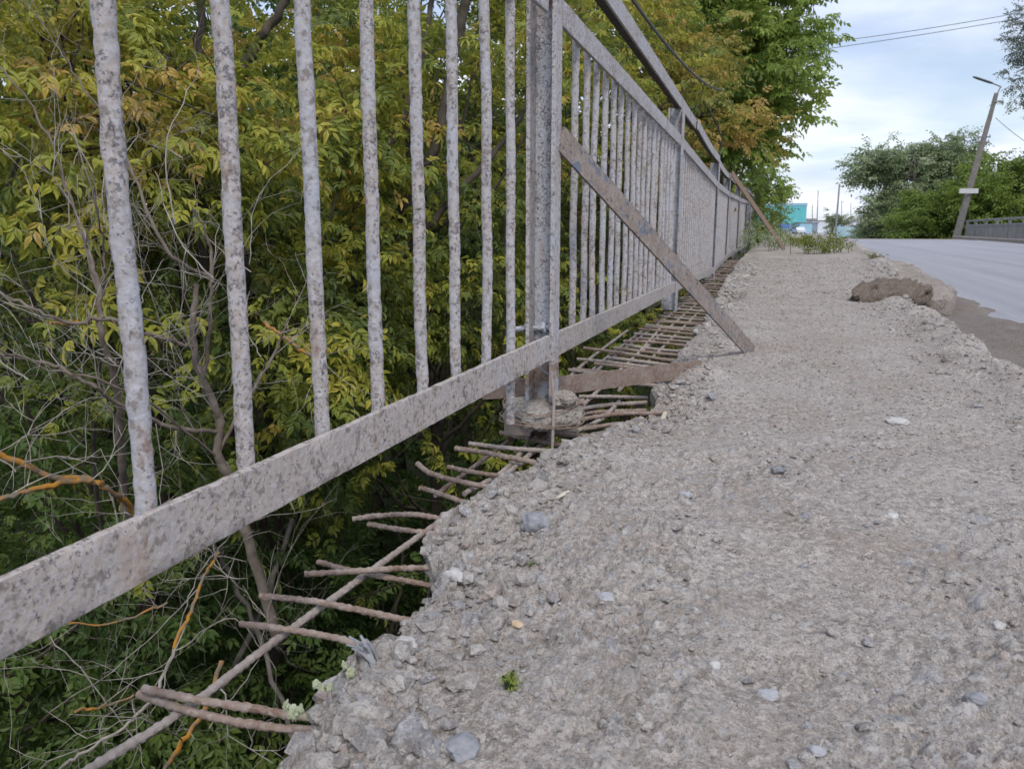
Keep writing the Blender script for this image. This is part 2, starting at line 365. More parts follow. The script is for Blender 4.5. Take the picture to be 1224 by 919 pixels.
M_leafgrey = leafmat('grey_poplar_leaf', [(0., (.07, .085, .07)), (.5, (.13, .15, .13)), (1., (.24, .26, .24))], .25)

# ================================================================== SETTING
# terrain: one sheet to the horizon: ravine at the left, rising beyond the bridge
nx, ny = 150, 170
gx = np.sign(np.linspace(-1, 1, nx))*np.abs(np.linspace(-1, 1, nx))**2.6*1400; gy = -40+np.linspace(0, 1, ny)**2.6*1600
GX, GY = np.meshgrid(gx, gy); base = -.95
far = np.clip((GY-26)/22, 0, 1); far = far*far*(3-2*far)
Z = -4.6*(1-far)+base*far
Z = np.where(GX > 6, np.minimum(np.maximum(Z, -1.1-.9*(1-far)), base), Z)
Z += fbm(GX*.25, GY*.25, GX*0, 4, 3)*.25*np.clip(1-np.abs(GX)/60, .2, 1)*(1-far*.85)
V = np.stack([GX, GY, Z], -1).reshape(-1, 3); idx = np.arange(nx*ny).reshape(ny, nx)
Q = np.stack([idx[:-1, :-1], idx[:-1, 1:], idx[1:, 1:], idx[1:, :-1]], -1).reshape(-1, 4)
mt = Mat('ground_soil_and_grass', 1, .05)
mt.color(mt.mix(mt.ramp(mt.noise(.8, 6, .65), [(.4, 0.), (.6, 1.)]), (.035, .045, .018), (.05, .042, .03))); mt.bump(mt.noise(9, 6, .7), .8, .05)
link('ground', fastmesh('ground', V, Q, [mt.m])).__setitem__('kind', 'structure')

# pavement of broken concrete: one continuous ragged sheet wrapping over the broken edge
EDGE = [(-1, -.36), (.2, -.36), (.44, -.356), (.48, -.362), (.57, -.366), (.62, -.372), (.67, -.36), (.74, -.362), (.81, -.366), (.87, -.405), (.93, -.455), (1.05, -.462), (1.14, -.446), (1.30, -.412), (1.49, -.362), (1.62, -.31), (1.78, -.285), (2.0, -.30), (2.3, -.33), (2.6, -.335), (3.07, -.33), (4.05, -.37), (5.9, -.43), (8.4, -.50), (11, -.53), (15, -.56), (32, -.6)]
RIGHT = [(-1, .74), (2, .72), (3, .70), (4, .70), (4.6, .69), (5.2, .70), (5.45, .73), (5.65, .88), (7, .92), (9, .96), (11, 1.0), (15, 1.1), (32, 1.3)]
NY, NF, NT = 1120, 56, 430
tt = np.linspace(0, 1, NY); y0, y1, pw = .16, 36., .42
Yr = (y0**-pw+(y1**-pw-y0**-pw)*tt)**(-1/pw)
e0 = np.interp(Yr, *zip(*EDGE)); en = fbm(Yr*22, Yr*0, Yr*0+3.3, 4, 9)*.011+fbm(Yr*7, Yr*0, Yr*0+1.3, 2, 4)*.008; e0 = e0+en
r0 = np.interp(Yr, *zip(*RIGHT))+fbm(Yr*4, Yr*0+7, Yr*0, 5, 21, .6)*.042
thk = .105+fbm(Yr*4, Yr*0+2, Yr*0, 3, 31)*.02
# face columns (from underside to lip)
a = np.linspace(0, 1, NF)
fx = np.interp(a, [0, .2, .45, .8, 1], [.28, .045, .012, .0, .012]); fz = np.interp(a, [0, .2, .45, .8, 1], [-1.02, -1., -.6, -.16, -.03])
XF = e0[:, None]+fx[None, :]; ZF = fz[None, :]*thk[:, None]
b = np.linspace(0, 1, NT)[1:]**1.12
lipx = e0+.012
XT = lipx[:, None]+(r0-lipx)[:, None]*b[None, :]
d_l = XT-lipx[:, None]; d_r = r0[:, None]-XT
ZT = -.03*thk[:, None]*np.exp(-d_l/.015)-.012*np.exp(-d_l/.05)
YT = np.repeat(Yr[:, None], NT-1, 1)
bank = np.clip(1-d_r/.085, 0, 1); ZT = ZT-.13*bank*bank*(3-2*bank)+.026*np.exp(-((d_r-.15)/.08)**2)*(.6+.8*np.clip(fbm(YT*5, XT*5, XT*0, 3, 91)+.5, 0, 1))
X = np.concatenate([XF, XT], 1); Zp = np.concatenate([ZF, ZT], 1); Y = np.repeat(Yr[:, None], NF+NT-1, 1)
SL = np.concatenate([XF*0+e0[:, None]-(1-a)[None, :]*.12, XT], 1)     # arc coordinate for the grain
top = np.concatenate([np.clip((a-.55)/.45, 0, 1)[None, :].repeat(NY, 0), np.ones_like(XT)], 1)
Zp = Zp+gz(Y)
def dip(cx, cy, rx, ry, dz):
    global Zp
    q = ((X-cx+.2*rx*np.sin(Y*40))/rx)**2+((Y-cy)/ry)**2; Zp = Zp-dz*np.exp(-q**1.5)*top
dip(-.345, .93, .07, .07, .034); dip(-.40, .96, .05, .06, .015); dip(.60, 5.1, .13, .25, .06); dip(-.27, 1.8, .10, .10, .04); dip(-.05, 2.46, .07, .05, .015); dip(-.22, 2.18, .07, .12, -.035); dip(-.18, 1.95, .12, .12, -.012)
dip(-.33, 4.9, .07, .35, .05); dip(-.25, .66, .05, .05, .010); dip(-.29, .57, .035, .035, .012)
dip(0.1, .95, .10, .07, .008); dip(.03, .70, .06, .05, .008)
crumb = np.clip(fbm(X*4, Y*4, X*0, 4, 77)*.9+.45+.55*np.exp(-np.maximum(X-e0[:, None], 0)/.16)+.55*np.exp(-np.maximum(r0[:, None]-X, 0)/.2), .1, 1.15)
crumb = crumb*(.55+.45*(1-top))+crumb*.45*top
dY = np.gradient(Yr)[:, None]
def fade(feat): return np.clip(1.6-dY*2.2/feat, 0, 1)       # drop relief finer than the sheet can carry
Hh = fbm(SL*9, Y*9, Y*0+1, 4, 41)*.0065*np.clip(.4+crumb, 0, 1.3)
Hh += fbm(SL*55, Y*55, Y*0+2, 4, 43, .62)*.0024*(.35+crumb)*fade(.012)
ph, pid = pebbles2d(SL/.024, Y/.024, 101, .30, 1.); h1 = fade(.026)*ph*.024*.75*np.clip(crumb*1.6-.55, 0, 1)
ph2, pid2 = pebbles2d(SL/.011+7, Y/.011, 151, .62); h2 = fade(.011)*ph2*.011*.85*np.clip(crumb*1.5-.2, 0.06, 1)
ph3, pid3 = pebbles2d(SL/.0052+3, Y/.0052, 251, .75); h3 = fade(.005)*ph3*.0052*.9*np.clip(crumb*1.3, .2, 1)
ph4, pid4 = pebbles2d(SL/.05, Y/.05, 301, .40); h4 = ph4*.05*.75*np.clip((1-top)*1.2+np.exp(-np.maximum(X-e0[:, None], 0)/.05)-.45, 0, 1)
Hh += np.maximum.reduce([h1, h2, h3, h4])
tone_ = np.where(h4 >= np.maximum.reduce([h1, h2, h3]), pid4, np.where(h1 >= np.maximum(h2, h3), pid, np.where(h2 > h3, pid2, pid3)))
pebm = np.clip(0*X+np.maximum.reduce([h1*260, h2*380, h3*700*.6, h4*160]), 0, 1)
rid = 1-np.abs(fbm(SL*60, Y*60, Y*0+5, 3, 66)); Hh += fade(.014)*(rid-.75)*.0055*np.clip(crumb, .15, 1.1)
Hh += np.abs(fbm(SL*130, Y*130, Y*0+8, 3, 67))*.0032*(.35+crumb)*fade(.006)
slot = fbm(SL*85, Y*85, Y*0+5, 3, 68); Hh -= np.clip(slot-.30, 0, 1)*.010*(.35+crumb)*fade(.010)
lat = 1-top
X = X-Hh*lat*1.0-fbm(Zp*26, Y*22, X*0, 4, 88)*.010*lat; Zp = Zp+Hh*(top*.9+.1)+fbm(X*14, Y*14, Zp*14, 3, 90)*.008*lat
NX = X.shape[1]
V = np.stack([X, Y, Zp], -1).reshape(-1, 3); idx = np.arange(NY*NX).reshape(NY, NX)
Q = np.stack([idx[:-1, :-1], idx[:-1, 1:], idx[1:, 1:], idx[1:, :-1]], -1).reshape(-1, 4)
pav = link('pavement', fastmesh('pavement', V, Q, [M_conc], tone=tone_.ravel(), extra={'peb': pebm.ravel()})); pav['kind'] = 'structure'
PX, PZ, PE, PR = X, Zp, e0, r0
def pz(x, y):
    i = int(np.clip(np.searchsorted(Yr, y), 1, NY-1)); row = PX[i, NF:]; return float(np.interp(x, row, PZ[i, NF:]))

# deck below pavement and road: slab and girders added to block light, barely seen
mb = MB(); box(mb, (3.6, 12, -.30), (7.3, 60, .34)); box(mb, (.25, 12, -1.2), (.5, 60, 1.5)); box(mb, (6.9, 12, -1.2), (.5, 60, 1.5))
mb.build('light_blocking_deck', M_kerb, smooth=False)['kind'] = 'structure'
# road asphalt: level to the crest, then dropping away
ys = np.concatenate([np.linspace(-8, 36, 89), np.linspace(37, 56, 20), np.linspace(60, 420, 40)]); xs = np.linspace(.55, 7.25, 24)
prof = np.interp(ys, [-8, 38, 44, 60, 90, 420], [-.104, -.104, -.16, -.55, -.90, -.92])
GX, GY = np.meshgrid(xs, ys); Z = prof[:, None]+fbm(GX*.6, GY*.25, GX*0, 3, 12)*.008-.004*(GX-3.6)**2/3
V = np.stack([GX+np.maximum(GY-60, 0)*.0, GY, Z], -1).reshape(-1, 3); idx = np.arange(len(ys)*len(xs)).reshape(len(ys), len(xs))
Q = np.stack([idx[:-1, :-1], idx[:-1, 1:], idx[1:, 1:], idx[1:, :-1]], -1).reshape(-1, 4)
link('road', fastmesh('road', V, Q, [M_asph]))['kind'] = 'structure'
# drifted sand along the kerb line, thinning out over the asphalt
ysn, xsn = 420, 90
sy = (.5**-.3+(34**-.3-.5**-.3)*np.linspace(0, 1, ysn))**(-1/.3); GX = np.linspace(.50, 1.75, xsn)[None, :].repeat(ysn, 0); GY = sy[:, None].repeat(xsn, 1)
lim = 1.12+.12*fbm(GY*1.3, GX*2, GX*0, 4, 52); fall = np.clip((GX-lim)/.25, 0, 1)
Z = -.088-.05*fall+fbm(GX*14, GY*14, GX*0, 4, 19)*.006+.03*np.clip((.85-GX)/.3, 0, 1)
V = np.stack([GX, GY, Z], -1).reshape(-1, 3); idx = np.arange(ysn*xsn).reshape(ysn, xsn)
Q = np.stack([idx[:-1, :-1], idx[:-1, 1:], idx[1:, 1:], idx[1:, :-1]], -1).reshape(-1, 4)
link('sand_strip', fastmesh('sand_strip', V, Q, [M_gutter]))['kind'] = 'structure'

# loose gravel: thousands of stones nobody could count
iv, jf = ico(0); iv1, jf1 = ico(1)
ov8 = np.array([(1, 0, 0), (-1, 0, 0), (0, 1, 0), (0, -1, 0), (0, 0, 1), (0, 0, -1)], float); of8 = np.array([(0, 2, 4), (2, 1, 4), (1, 3, 4), (3, 0, 4), (2, 0, 5), (1, 2, 5), (3, 1, 5), (0, 3, 5)])
def gravel(name, N, ysamp, smin, smax, label, lo=False, edge=False):
    Vs, Fs, T, PB = [], [], [], []
    base_v, base_f = ((ov8*1.15, of8) if lo == 2 else (iv, jf)) if lo else (iv1, jf1)
    tpl = []
    for k in range(14):
        n = fbm(base_v[:, 0]*1.3+k, base_v[:, 1]*1.3, base_v[:, 2]*1.3, 2, k); tpl.append(base_v*(1+.38*n)[:, None])
    ii = 0
    for i in range(N):
        y = ysamp(RNG.random()); j = int(np.clip(np.searchsorted(Yr, y), 1, NY-1)); u = RNG.random()
        if RNG.random() < .40: u = u**2.6
        elif RNG.random() < .25: u = 1-u**3*.3
        if edge: u = RNG.random()**1.5*.13 if RNG.random() < .6 else 1-.30*RNG.random()
        x = PE[j]+.005+(PR[j]-PE[j]-.01)*u
        s = smin*(smax/smin)**(RNG.random()**2.6)*(1 if y < 2 else 1.0+.18*(y-2)); s = min(s, .040 if edge else .022)
        z = float(np.interp(x, PX[j, NF:], PZ[j, NF:]))+s*.12
        an = RNG.random()*6.28; c_, s_ = math.cos(an), math.sin(an); v = tpl[i % 14]*np.array([s*.62, s*(.38+.2*RNG.random()), s*(.22+.22*RNG.random())*(1.3 if edge else 1)])
        v = np.stack([v[:, 0]*c_-v[:, 1]*s_, v[:, 0]*s_+v[:, 1]*c_, v[:, 2]+v[:, 0]*RNG.normal()*.2], 1)+(x, y, z)
        Vs.append(v); Fs.append(base_f+ii); ii += len(v); T.append(np.full(len(v), RNG.random()))
    me = fastmesh(name, np.concatenate(Vs), np.concatenate(Fs), [M_conc], tone=np.concatenate(T)*.96, smooth=False, extra={'peb': np.ones(ii)})
    o = link(name, me); meta(o, label, 'gravel', kind='stuff'); return o
gravel('gravel', 1900, lambda r: .38*(7/.38)**(r**1.15), .0035, .014, 'loose grey gravel stones strewn over the broken pavement')
gravel('crumbs', 10500, lambda r: .36*(3/.36)**(r**1.3), .0016, .0060, 'fine crumbs of mortar strewn over the broken pavement', True)
gravel('far_crumbs', 17000, lambda r: 1.4*(9/1.4)**(r**.9), .0035, .0075, 'mortar crumbs strewn over the farther pavement', 2)
gravel('edge_rubble', 2600, lambda r: .4*(8/.4)**(r**1.0), .007, .026, 'angular rubble along both broken edges of the pavement', True, True)

# ================================================================== NEAR RAILING (left)
P0 = (-.476, -1.0); NODES = [(-.476, -.75, .156, .820, 1.00), (-.476, 1.565, .156, .820, 1.00), (-.547, 4.0, .114, .805, .99), (-.617, 6.85, .052, .742, .945), (-.707, 9.32, .073, .764, .96), (-.735, 11.65, .09, .781, .98), (-.745, 13.7, .11, .80, 1.0), (-.757, 16.2, .13, .813, 1.0)]
rail = empty('bridge_railing', (-.476, 1.565, -.05), 'long grey peeling painted steel bridge railing along the broken left edge of the pavement', 'railing')
def nv(i, k): n = NODES[i]; return np.array([n[0], n[1], n[k]])
for i in range(len(NODES)-1):
    A, B = NODES[i], NODES[i+1]; near = i <= 1; L = B[1]-A[1]
    gap = .026 if i >= 1 else .01
    for k, h, nm in ((2, .052, 'bottom_rail'), (3, .050, 'middle_rail')):
        a0, b0 = nv(i, k), nv(i+1, k); d = (b0-a0)/np.linalg.norm(b0-a0)
        sa = a0+d*(.032 if i >= 1 else 0); sb = b0+d*(.024 if i == 0 and k == 2 else -.036)
        if i == 0 and k == 2: sb = b0-d*.008
        if i == 1: sa = a0+d*.048
        n = 220 if i == 0 else (120 if i == 1 else 12); mb = MB()
        pr = [(-.004, -h/2+.001), (-.003, -h/2), (.003, -h/2), (.004, -h/2+.001)]+[(.004, -h/2+h*t) for t in (.25, .5, .75)]+[(.004, h/2-.001), (.003, h/2), (-.003, h/2), (-.004, h/2-.001)]+[(-.004, h/2-h*t) for t in (.25, .5, .75)]
        path = seg(sa, sb, n); path[:, 0] += .014
        sweep(mb, pr, path, noise=.0007 if near else 0, nf=90); mb.build(nm, M_paintrail if k == 2 else M_paint, rail)
    # hand rail: an upright flat bar with a dark angle web behind and below it
    a0, b0 = nv(i, 4), nv(i+1, 4); d = (b0-a0)/np.linalg.norm(b0-a0)
    ov = .90 if i == 1 else .05
    path = seg(a0-d*(.02 if i != 2 else -.85), b0+d*ov, 40 if near else 12); path[:, 0] += .016-(.012 if i % 2 else 0); path[:, 2] += -.004*(i % 2)
    if i >= 2: path[:, 2] += .05*0+np.sin(np.linspace(0, math.pi, len(path)))*-.015
    mb = MB(); sweep(mb, rrect(.008, .055, .0012), path, noise=.0006 if near else 0); hr = mb.build('hand_rail', M_paint, rail)
    mb = MB(); p2 = path.copy(); p2[:, 0] -= .016; p2[:, 2] -= .024; sweep(mb, rrect(.022, .006, .001), p2); mb.build('flange', M_darkflange, hr)
    # balusters
    ys_ = []
    if i == 0:
        ys_ = [.486+.125*k-(.035 if k < 0 else 0) for k in range(-6, 8)]; ys_[6] = .472; ys_[7] = .602
    else:
        n = int(round((L-.24)/.127)); ys_ = list(np.linspace(A[1]+.265 if i == 1 else A[1]+.16, B[1]-.13, n+1))
    for q, y in enumerate(ys_):
        t = (y-A[1])/L; x = A[0]+(B[0]-A[0])*t; zb = A[2]+(B[2]-A[2])*t; zt = A[3]+(B[3]-A[3])*t
        n = 150 if (i == 0 and y > .3) else (60 if i == 1 else 3); m = 16 if near else 6
        zlow = zb-.02
        if i == 0 and q == len(ys_)-1: zlow = zb-.115
        p_ = seg((x, y, zlow), (x, y, zt-.005 if i else zt+.02), n); jx, jy = RNG.normal(0, .002, 2); tt_ = np.linspace(-1, 1, n)
        if n > 3: p_[:, 0] += jx*(1-tt_**2)+.0006*np.sin(tt_*9+q); p_[:, 1] += jy*tt_+.0007*np.sin(tt_*6+q*2)
        if i == 0 and q in (6, 7): p_[:, 1] += (.012 if q == 6 else .005)*(p_[:, 2]-.16)/.6
        mb = MB(); sweep(mb, circ(.0082 if near else .0088, m), p_, noise=.0009 if near else 0, nf=110); mb.build('baluster', M_paint, rail)
# posts: channel section, web facing the pavement, flanges at both sides
for i in range(1, len(NODES)):
    x, y, zb, zm, zh = NODES[i]; near = i <= 2; zlo = -.045 if i == 1 else zb-.12; zhi = zh-.03
    n = 160 if i == 1 else 20; hw = .040
    path = seg((x, y, zlo), (x, y, zhi), n); post = empty('post', (0, 0, 0), None, None); post.parent = rail; post.location = Vector((x, y, zlo))-wloc(rail)
    U = (0, 1, 0)
    def plate(cx, cy, wx, wy, z0, z1, nm, mat, nn=n):
        mb = MB(); k = 6
        pr = []
        for t in np.linspace(-1, 1, k): pr.append((wx/2*t, -wy/2))
        for t in np.linspace(-1, 1, 14): pr.append((wx/2+.0004, wy/2*t*.98))
        for t in np.linspace(1, -1, k): pr.append((wx/2*t, wy/2))
        for t in np.linspace(1, -1, 14): pr.append((-wx/2-.0004, wy/2*t*.98))
        sweep(mb, pr, seg((cx, cy, z0), (cx, cy, z1), nn), up=(0, 1, 0), noise=.0009 if i == 1 else 0, nf=80); return mb.build(nm, mat, post)
    wd = .052 if i == 1 else .066; xr = x+.020      # channel with its open side towards the camera end
    cut = zb-.035 if i == 1 else zlo            # bare rusty foot below the bottom rail of the nearest post
    plate(xr-wd/2, y+.038, wd-.008, .006, cut, zhi, 'web', M_paintpost)
    plate(xr-wd, y+.018, .007, .046, cut, zhi, 'flange', M_paint)
    plate(xr, y+.018, .007, .046, cut, zhi, 'flange', M_paint)
    if i == 1:
        plate(xr-wd/2, y+.038, wd-.0085, .0055, zlo, cut-.0005, 'rusty_foot', M_rustfoot, 30)
        plate(xr-wd, y+.018, .0072, .0455, zlo, cut-.0005, 'rusty_foot', M_rustfoot, 30)
        plate(xr, y+.018, .0072, .0455, zlo+.012, cut-.0005, 'rusty_foot', M_rustfoot, 30)
    if i == 1:
        mb = MB(); q = seg((x-.030, y+.026, zm+.045), (x+.016, y+.026, zm-.002), 14); sweep(mb, rrect(.012, .012, .003), q, noise=.003, nf=120); mb.build('weld_bead', M_rustbar, post)
        mb = MB(); a_ = atd(612, 394, 1.70); b_ = atd(636, 393, 1.68); c_ = atd(662, 391, 1.665)
        sweep(mb, circ(.0062, 12), seg(a_, c_, 30), noise=.0012, nf=200)
        for t, r_ in ((.33, .013), (.42, .014), (.74, .012), (.92, .013)):
            q = a_+(c_-a_)*t; sweep(mb, circ(r_, 9), seg(q, q+(c_-a_)/np.linalg.norm(c_-a_)*.009, 6), noise=.002, nf=200)
        mb.build('welded_rod', M_paintpost, post)
# footing of the post
fc = atd(648, 492, 1.69)
foot = empty('concrete_footing', (fc[0], fc[1], fc[2]-.03), 'small crumbling round concrete footing wrapped in wire under the nearest railing post', 'footing')
mb = MB(); v, f = lump((fc[0], fc[1], fc[2]-.002), (.140, .17, .052), 3, 5, .10, 3.5, .42); nn = fbm(v[:, 0]*120, v[:, 1]*120, v[:, 2]*160, 4, 8); v = v+nn[:, None]*.003; mb.add(v, f); mb.build('concrete_collar', M_kerb, foot)
mb = MB(); v, f = lump(atd(674, 470, 1.64), (.060, .055, .032), 9, 4, .22, 2.5, .1); v = v-(0, 0, .012); mb.add(v, f); mb.build('mortar_heap', M_kerb, foot)
mb = MB(); p_ = atd(620, 508, 1.66); box(mb, p_, (.055, .05, .035), 0.2, bev=.002); mb.build('board', M_wood, foot)
mb = MB(); p_ = atd(668, 508, 1.66); box(mb, p_, (.07, .04, .02), 0.3, bev=.002); mb.build('board', M_wood, foot)
for dz, rr in ((.018, .088), (-.004, .095), (-.012, .096)):
    th = np.linspace(0, 6.28, 40); pts = np.stack([fc[0]+rr*.93*np.cos(th), fc[1]+rr*1.08*np.sin(th), fc[2]+dz+.006*np.sin(th*2+dz*99)+.02*0*th], 1); mb = MB(); sweep(mb, circ(.0013, 6), pts); mb.build('wire_loop', M_rustbrown, foot)
mb = MB(); sweep(mb, circ(.0032, 8), smoothpath([atd(660, 452, 1.60), atd(662, 480, 1.60), atd(661, 510, 1.6), atd(660, 543, 1.6)], 8), noise=.0006, nf=200); mb.build('steel_pin', M_rebarpale, foot)
mb = MB(); sweep(mb, circ(.0075, 10), seg(atd(675, 484, 1.70), atd(698, 480, 1.68), 8), noise=.001); mb.build('pipe_stub', M_rebar, foot)

# flat bar lying between post foot and slab
mb = MB(); path = np.vstack([seg(atd(577, 466, 1.83), atd(668, 461, 1.90), 20), seg(atd(668, 461, 1.90), atd(838, 440, 2.13), 40)[1:]]); sc = np.ones(len(path))
sweep(mb, [(-.003, -.022), (.003, -.022), (.003, 0), (.003, .022), (-.003, .022), (-.003, 0)], path, noise=.0008, nf=60); o = mb.build('flat_bar', M_rustbar)
meta(o, 'rusty brown flat steel bar lying on edge from the post foot into the rubble', 'steel bar')
# near brace, leaning from post to pavement
bt = np.array([-.452, 1.60, .575]); bf_ = ong(900, 418)+np.array([0, 0, -.012]); dd = bf_-bt
mb = MB(); path = seg(bt, bf_, 90); sweep(mb, [(-.027, -.003), (-.012, -.003), (0, -.003), (.012, -.003), (.027, -.003), (.028, 0), (.027, .003), (0, .003), (-.027, .003), (-.028, 0)], path, up=np.cross(dd, np.cross((1, 0, 0), dd))*1.0 if False else (.9, -.42, .12), noise=.0009, nf=60)
o = mb.build('diagonal_brace', M_brace); meta(o, 'flat rusty steel brace with dark blue paint patches propping the nearest post, foot on pavement', 'brace')
# far brace
ft = np.array([-.67, 9.3, .98]); fb = ong(938, 299); mb = MB(); sweep(mb, rrect(.075, .012, .002), seg(ft, fb, 30), up=(.9, -.42, .12), noise=.001, nf=20)
o = mb.build('diagonal_brace', M_rustbrown); meta(o, 'far orange-brown rusty brace beside the weeds, leaning from railing to pavement', 'brace')
mb = MB(); box(mb, (-.60, 12.6, .36), (.02, .05, .5), 0); 
for v in mb.v: v[:, 1] += (v[:, 2]-.1)*-.9
o = mb.build('thin_brace', M_paint); meta(o, 'thin grey prop behind the rusty far brace at the end of the railing', 'brace')

# ================================================================== REBAR (parts of the pavement slab)
def px_path(pts, z=-.04, dz=None, k=8):
    q = [onz(p[0], p[1], (z if len(p) < 3 else p[2])) for p in pts]; return smoothpath(q, k)
REB = [ # (points in photo, radius, material)
 ([(171, 823, -.030), (235, 836, -.032), (300, 846, -.035), (352, 855, -.04)], .0047, 0),
 ([(166, 829, -.040), (215, 846, -.042), (280, 862, -.044), (342, 871, -.05)], .0048, 0),
 ([(287, 745, -.036), (350, 753, -.036), (400, 762, -.038), (440, 773, -.045)], .0045, 0),
 ([(311, 712, -.034), (370, 718, -.034), (430, 729, -.036), (484, 741, -.045)], .0047, 0),
 ([(364, 686, -.030), (430, 682, -.030), (480, 679, -.030), (536, 678, -.03)], .0046, 0),
 ([(380, 671, -.040), (420, 682, -.042), (470, 691, -.044), (516, 700, -.05)], .0045, 0),
 ([(421, 620, -.032), (455, 616, -.030), (495, 615, -.030), (535, 621, -.036)], .0048, 0),
 ([(440, 626, -.045), (480, 633, -.045), (515, 637, -.046), (545, 643, -.05)], .0048, 0),
 ([(499, 554, -.036), (512, 564, -.040), (535, 572, -.042), (566, 579, -.045)], .0056, 0),
 ([(502, 583, -.045), (520, 588, -.045), (548, 598, -.048)], .0050, 0),
 ([(535, 558, -.045), (565, 564, -.045), (600, 569, -.046)], .0050, 0),
 ([(544, 536, -.036), (580, 541, -.038), (610, 547, -.038), (640, 553, -.042)], .0062, 0),
 ([(561, 530, -.045), (600, 535, -.045), (640, 538, -.045), (672, 540, -.046)], .0058, 1),
 ([(598, 517, -.045), (630, 524, -.045), (660, 530, -.045), (690, 535, -.046)], .0060, 0),
 ([(606, 521, -.050), (650, 519, -.045), (700, 521, -.045), (726, 522, -.046)], .0062, 0),
 ([(640, 523, -.04), (680, 505, -.03), (735, 495, -.025), (778, 494, -.03)], .0062, 0),
 ([(650, 522, -.055), (700, 512, -.05), (740, 507, -.045), (772, 506, -.046)], .0062, 0),
 ([(692, 489, -.045), (725, 484, -.045), (756, 482, -.045)], .0062, 1),
 ([(692, 474, -.045), (725, 474, -.045), (756, 475, -.045)], .0058, 1),
 ([(690, 495, -.06), (720, 492, -.06), (755, 491, -.06)], .0060, 0),
 ([(680, 442, -.045), (710, 446, -.045), (760, 449, -.045)], .0062, 1),
 ([(690, 429, -.04), (720, 432, -.04), (770, 438, -.045), (800, 441, -.05)], .0062, 1),
 ([(698, 416, -.035), (730, 420, -.035), (770, 426, -.04), (800, 431, -.045)], .0064, 0),
]
def rebar(path, r, mat, fine=True):
    mb = MB(); L = np.linalg.norm(np.diff(path, axis=0), axis=1).sum(); n = int(L/.0022) if fine else 12
    if fine:
        t = np.linspace(0, 1, len(path)); tn = np.linspace(0, 1, max(n, 10)); path = np.stack([np.interp(tn, t, path[:, k]) for k in range(3)], 1)
    sweep(mb, circ(r, 10 if fine else 6), path, noise=.0008 if fine else 0, nf=190, rib=.085 if fine else 0, ribp=.0095); o = mb.build('rebar', mat, pav); return o
for pts, r_, m_ in REB:
    q = px_path(pts); r_ *= .93; d = (q[-1]-q[-3]); d /= np.linalg.norm(d); q = np.vstack([q, q[-1]+d*np.array([.04, .04, 0])]); rebar(q, r_*.93, M_rebarpale if m_ else M_rebar)
# the long bars running with the railing
rebar(smoothpath([onz(60, 960, -.05), onz(110, 917, -.047), onz(215, 852, -.049), onz(330, 765, -.047), onz(430, 692, -.047), onz(505, 638, -.048), onz(560, 600, -.05)], 8), .0046, M_rebarpale)
rebar(smoothpath([onz(590, 580, -.055), onz(660, 520, -.055), onz(720, 462, -.055), onz(760, 425, -.05), onz(790, 392, -.05)], 8), .0052, M_rebarpale)
rebar(smoothpath([onz(555, 590, -.06), onz(602, 563, -.055), onz(632, 530, -.055)], 6), .005, M_rebarpale)
rebar(smoothpath([onz(520, 592, -.065), onz(600, 533, -.06), onz(640, 505, -.06)], 6), .0042, M_rebar)
rebar(smoothpath([onz(676, 455, -.055), onz(706, 428, -.055), onz(750, 395, -.055)], 6), .0052, M_rebarpale)
rebar(smoothpath([onz(690, 515, -.05), onz(720, 500, -.05), onz(740, 480, -.05)], 6), .005, M_rebarpale)
rebar(smoothpath([onz(700, 450, -.06), onz(728, 425, -.06), onz(775, 390, -.06)], 6), .0045, M_rebarpale)
# cross bars of the exposed mat further along
y = 2.28; k = 0
while y < 9.5:
    xe = float(np.interp(y, *zip(*EDGE))); z = -.045+float(gz(y))*.9
    x0 = -.60+RNG.normal(0, .012)-.01*(y-2); d = RNG.normal(0, .02)
    p_ = smoothpath([(x0, y+.04+d, z+RNG.normal(0, .004)), ((x0+xe)/2, y+.01, z+RNG.normal(0, .004)), (xe+.07, y-.04, z-.004)], 6)
    rebar(p_, .0062, M_rebar if k % 3 else M_rebarpale, fine=y < 3.2); y += .116 if y < 5 else .18; k += 1
for xx in (-.57, -.50, -.44):
    rebar(seg((xx, 2.2, -.055), (xx-.02, 5.2, -.050), 12), .0052, M_rebarpale, False); rebar(seg((xx-.02, 5.2, -.050), (xx-.06, 9.5, .02), 12), .0052, M_rebar, False)

# ================================================================== SMALL THINGS ON THE PAVEMENT
def stone(px, py, wpx, ratio, mat, label, cat='stone', seed=1, hgt=.5, name='stone', rough_=False):
    q = ong(px, py); q[2] = pz(q[0], q[1]); d = (q-CAM)@cf; s = wpx/F*d
    mb = MB(); v, f = lump((q[0], q[1], q[2]+s*hgt*.22), (s, s*ratio*1.5, s*hgt), seed, 5 if rough_ else 3, .30, 1.5, .12)
    if rough_: v = v+(fbm(v[:, 0]*34, v[:, 1]*34, v[:, 2]*34, 4, 2)*.022)[:, None]*np.array([1, .6, 1])
    mb.add(v, f); o = mb.build(name, mat); return meta(o, label, cat)
stone(551, 893, 40, .7, M_stone, 'large blue-grey stone at the bottom centre of the pavement', seed=2)
stone(918, 825, 26, .6, M_stoneb, 'pale blue chip of stone on the foreground pavement, right of centre', seed=3, hgt=.35)
stone(854, 797, 15, .6, M_stonew, 'small cream-white oval pebble beside a brown crumbly patch', 'pebble', 4, .6)
stone(1073, 507, 24, .6, M_stonew, 'flat white scrap lying alone on the pavement at right', seed=5, hgt=.3)
stone(641, 619, 30, .8, M_stone, 'rounded grey lump with dark pits beside the hollow in the slab edge', 'lump', 6, .7)
stone(558, 628, 16, .9, M_stoneb, 'bluish oval stone stuck in the broken slab edge above the rebar', seed=7, hgt=.9)
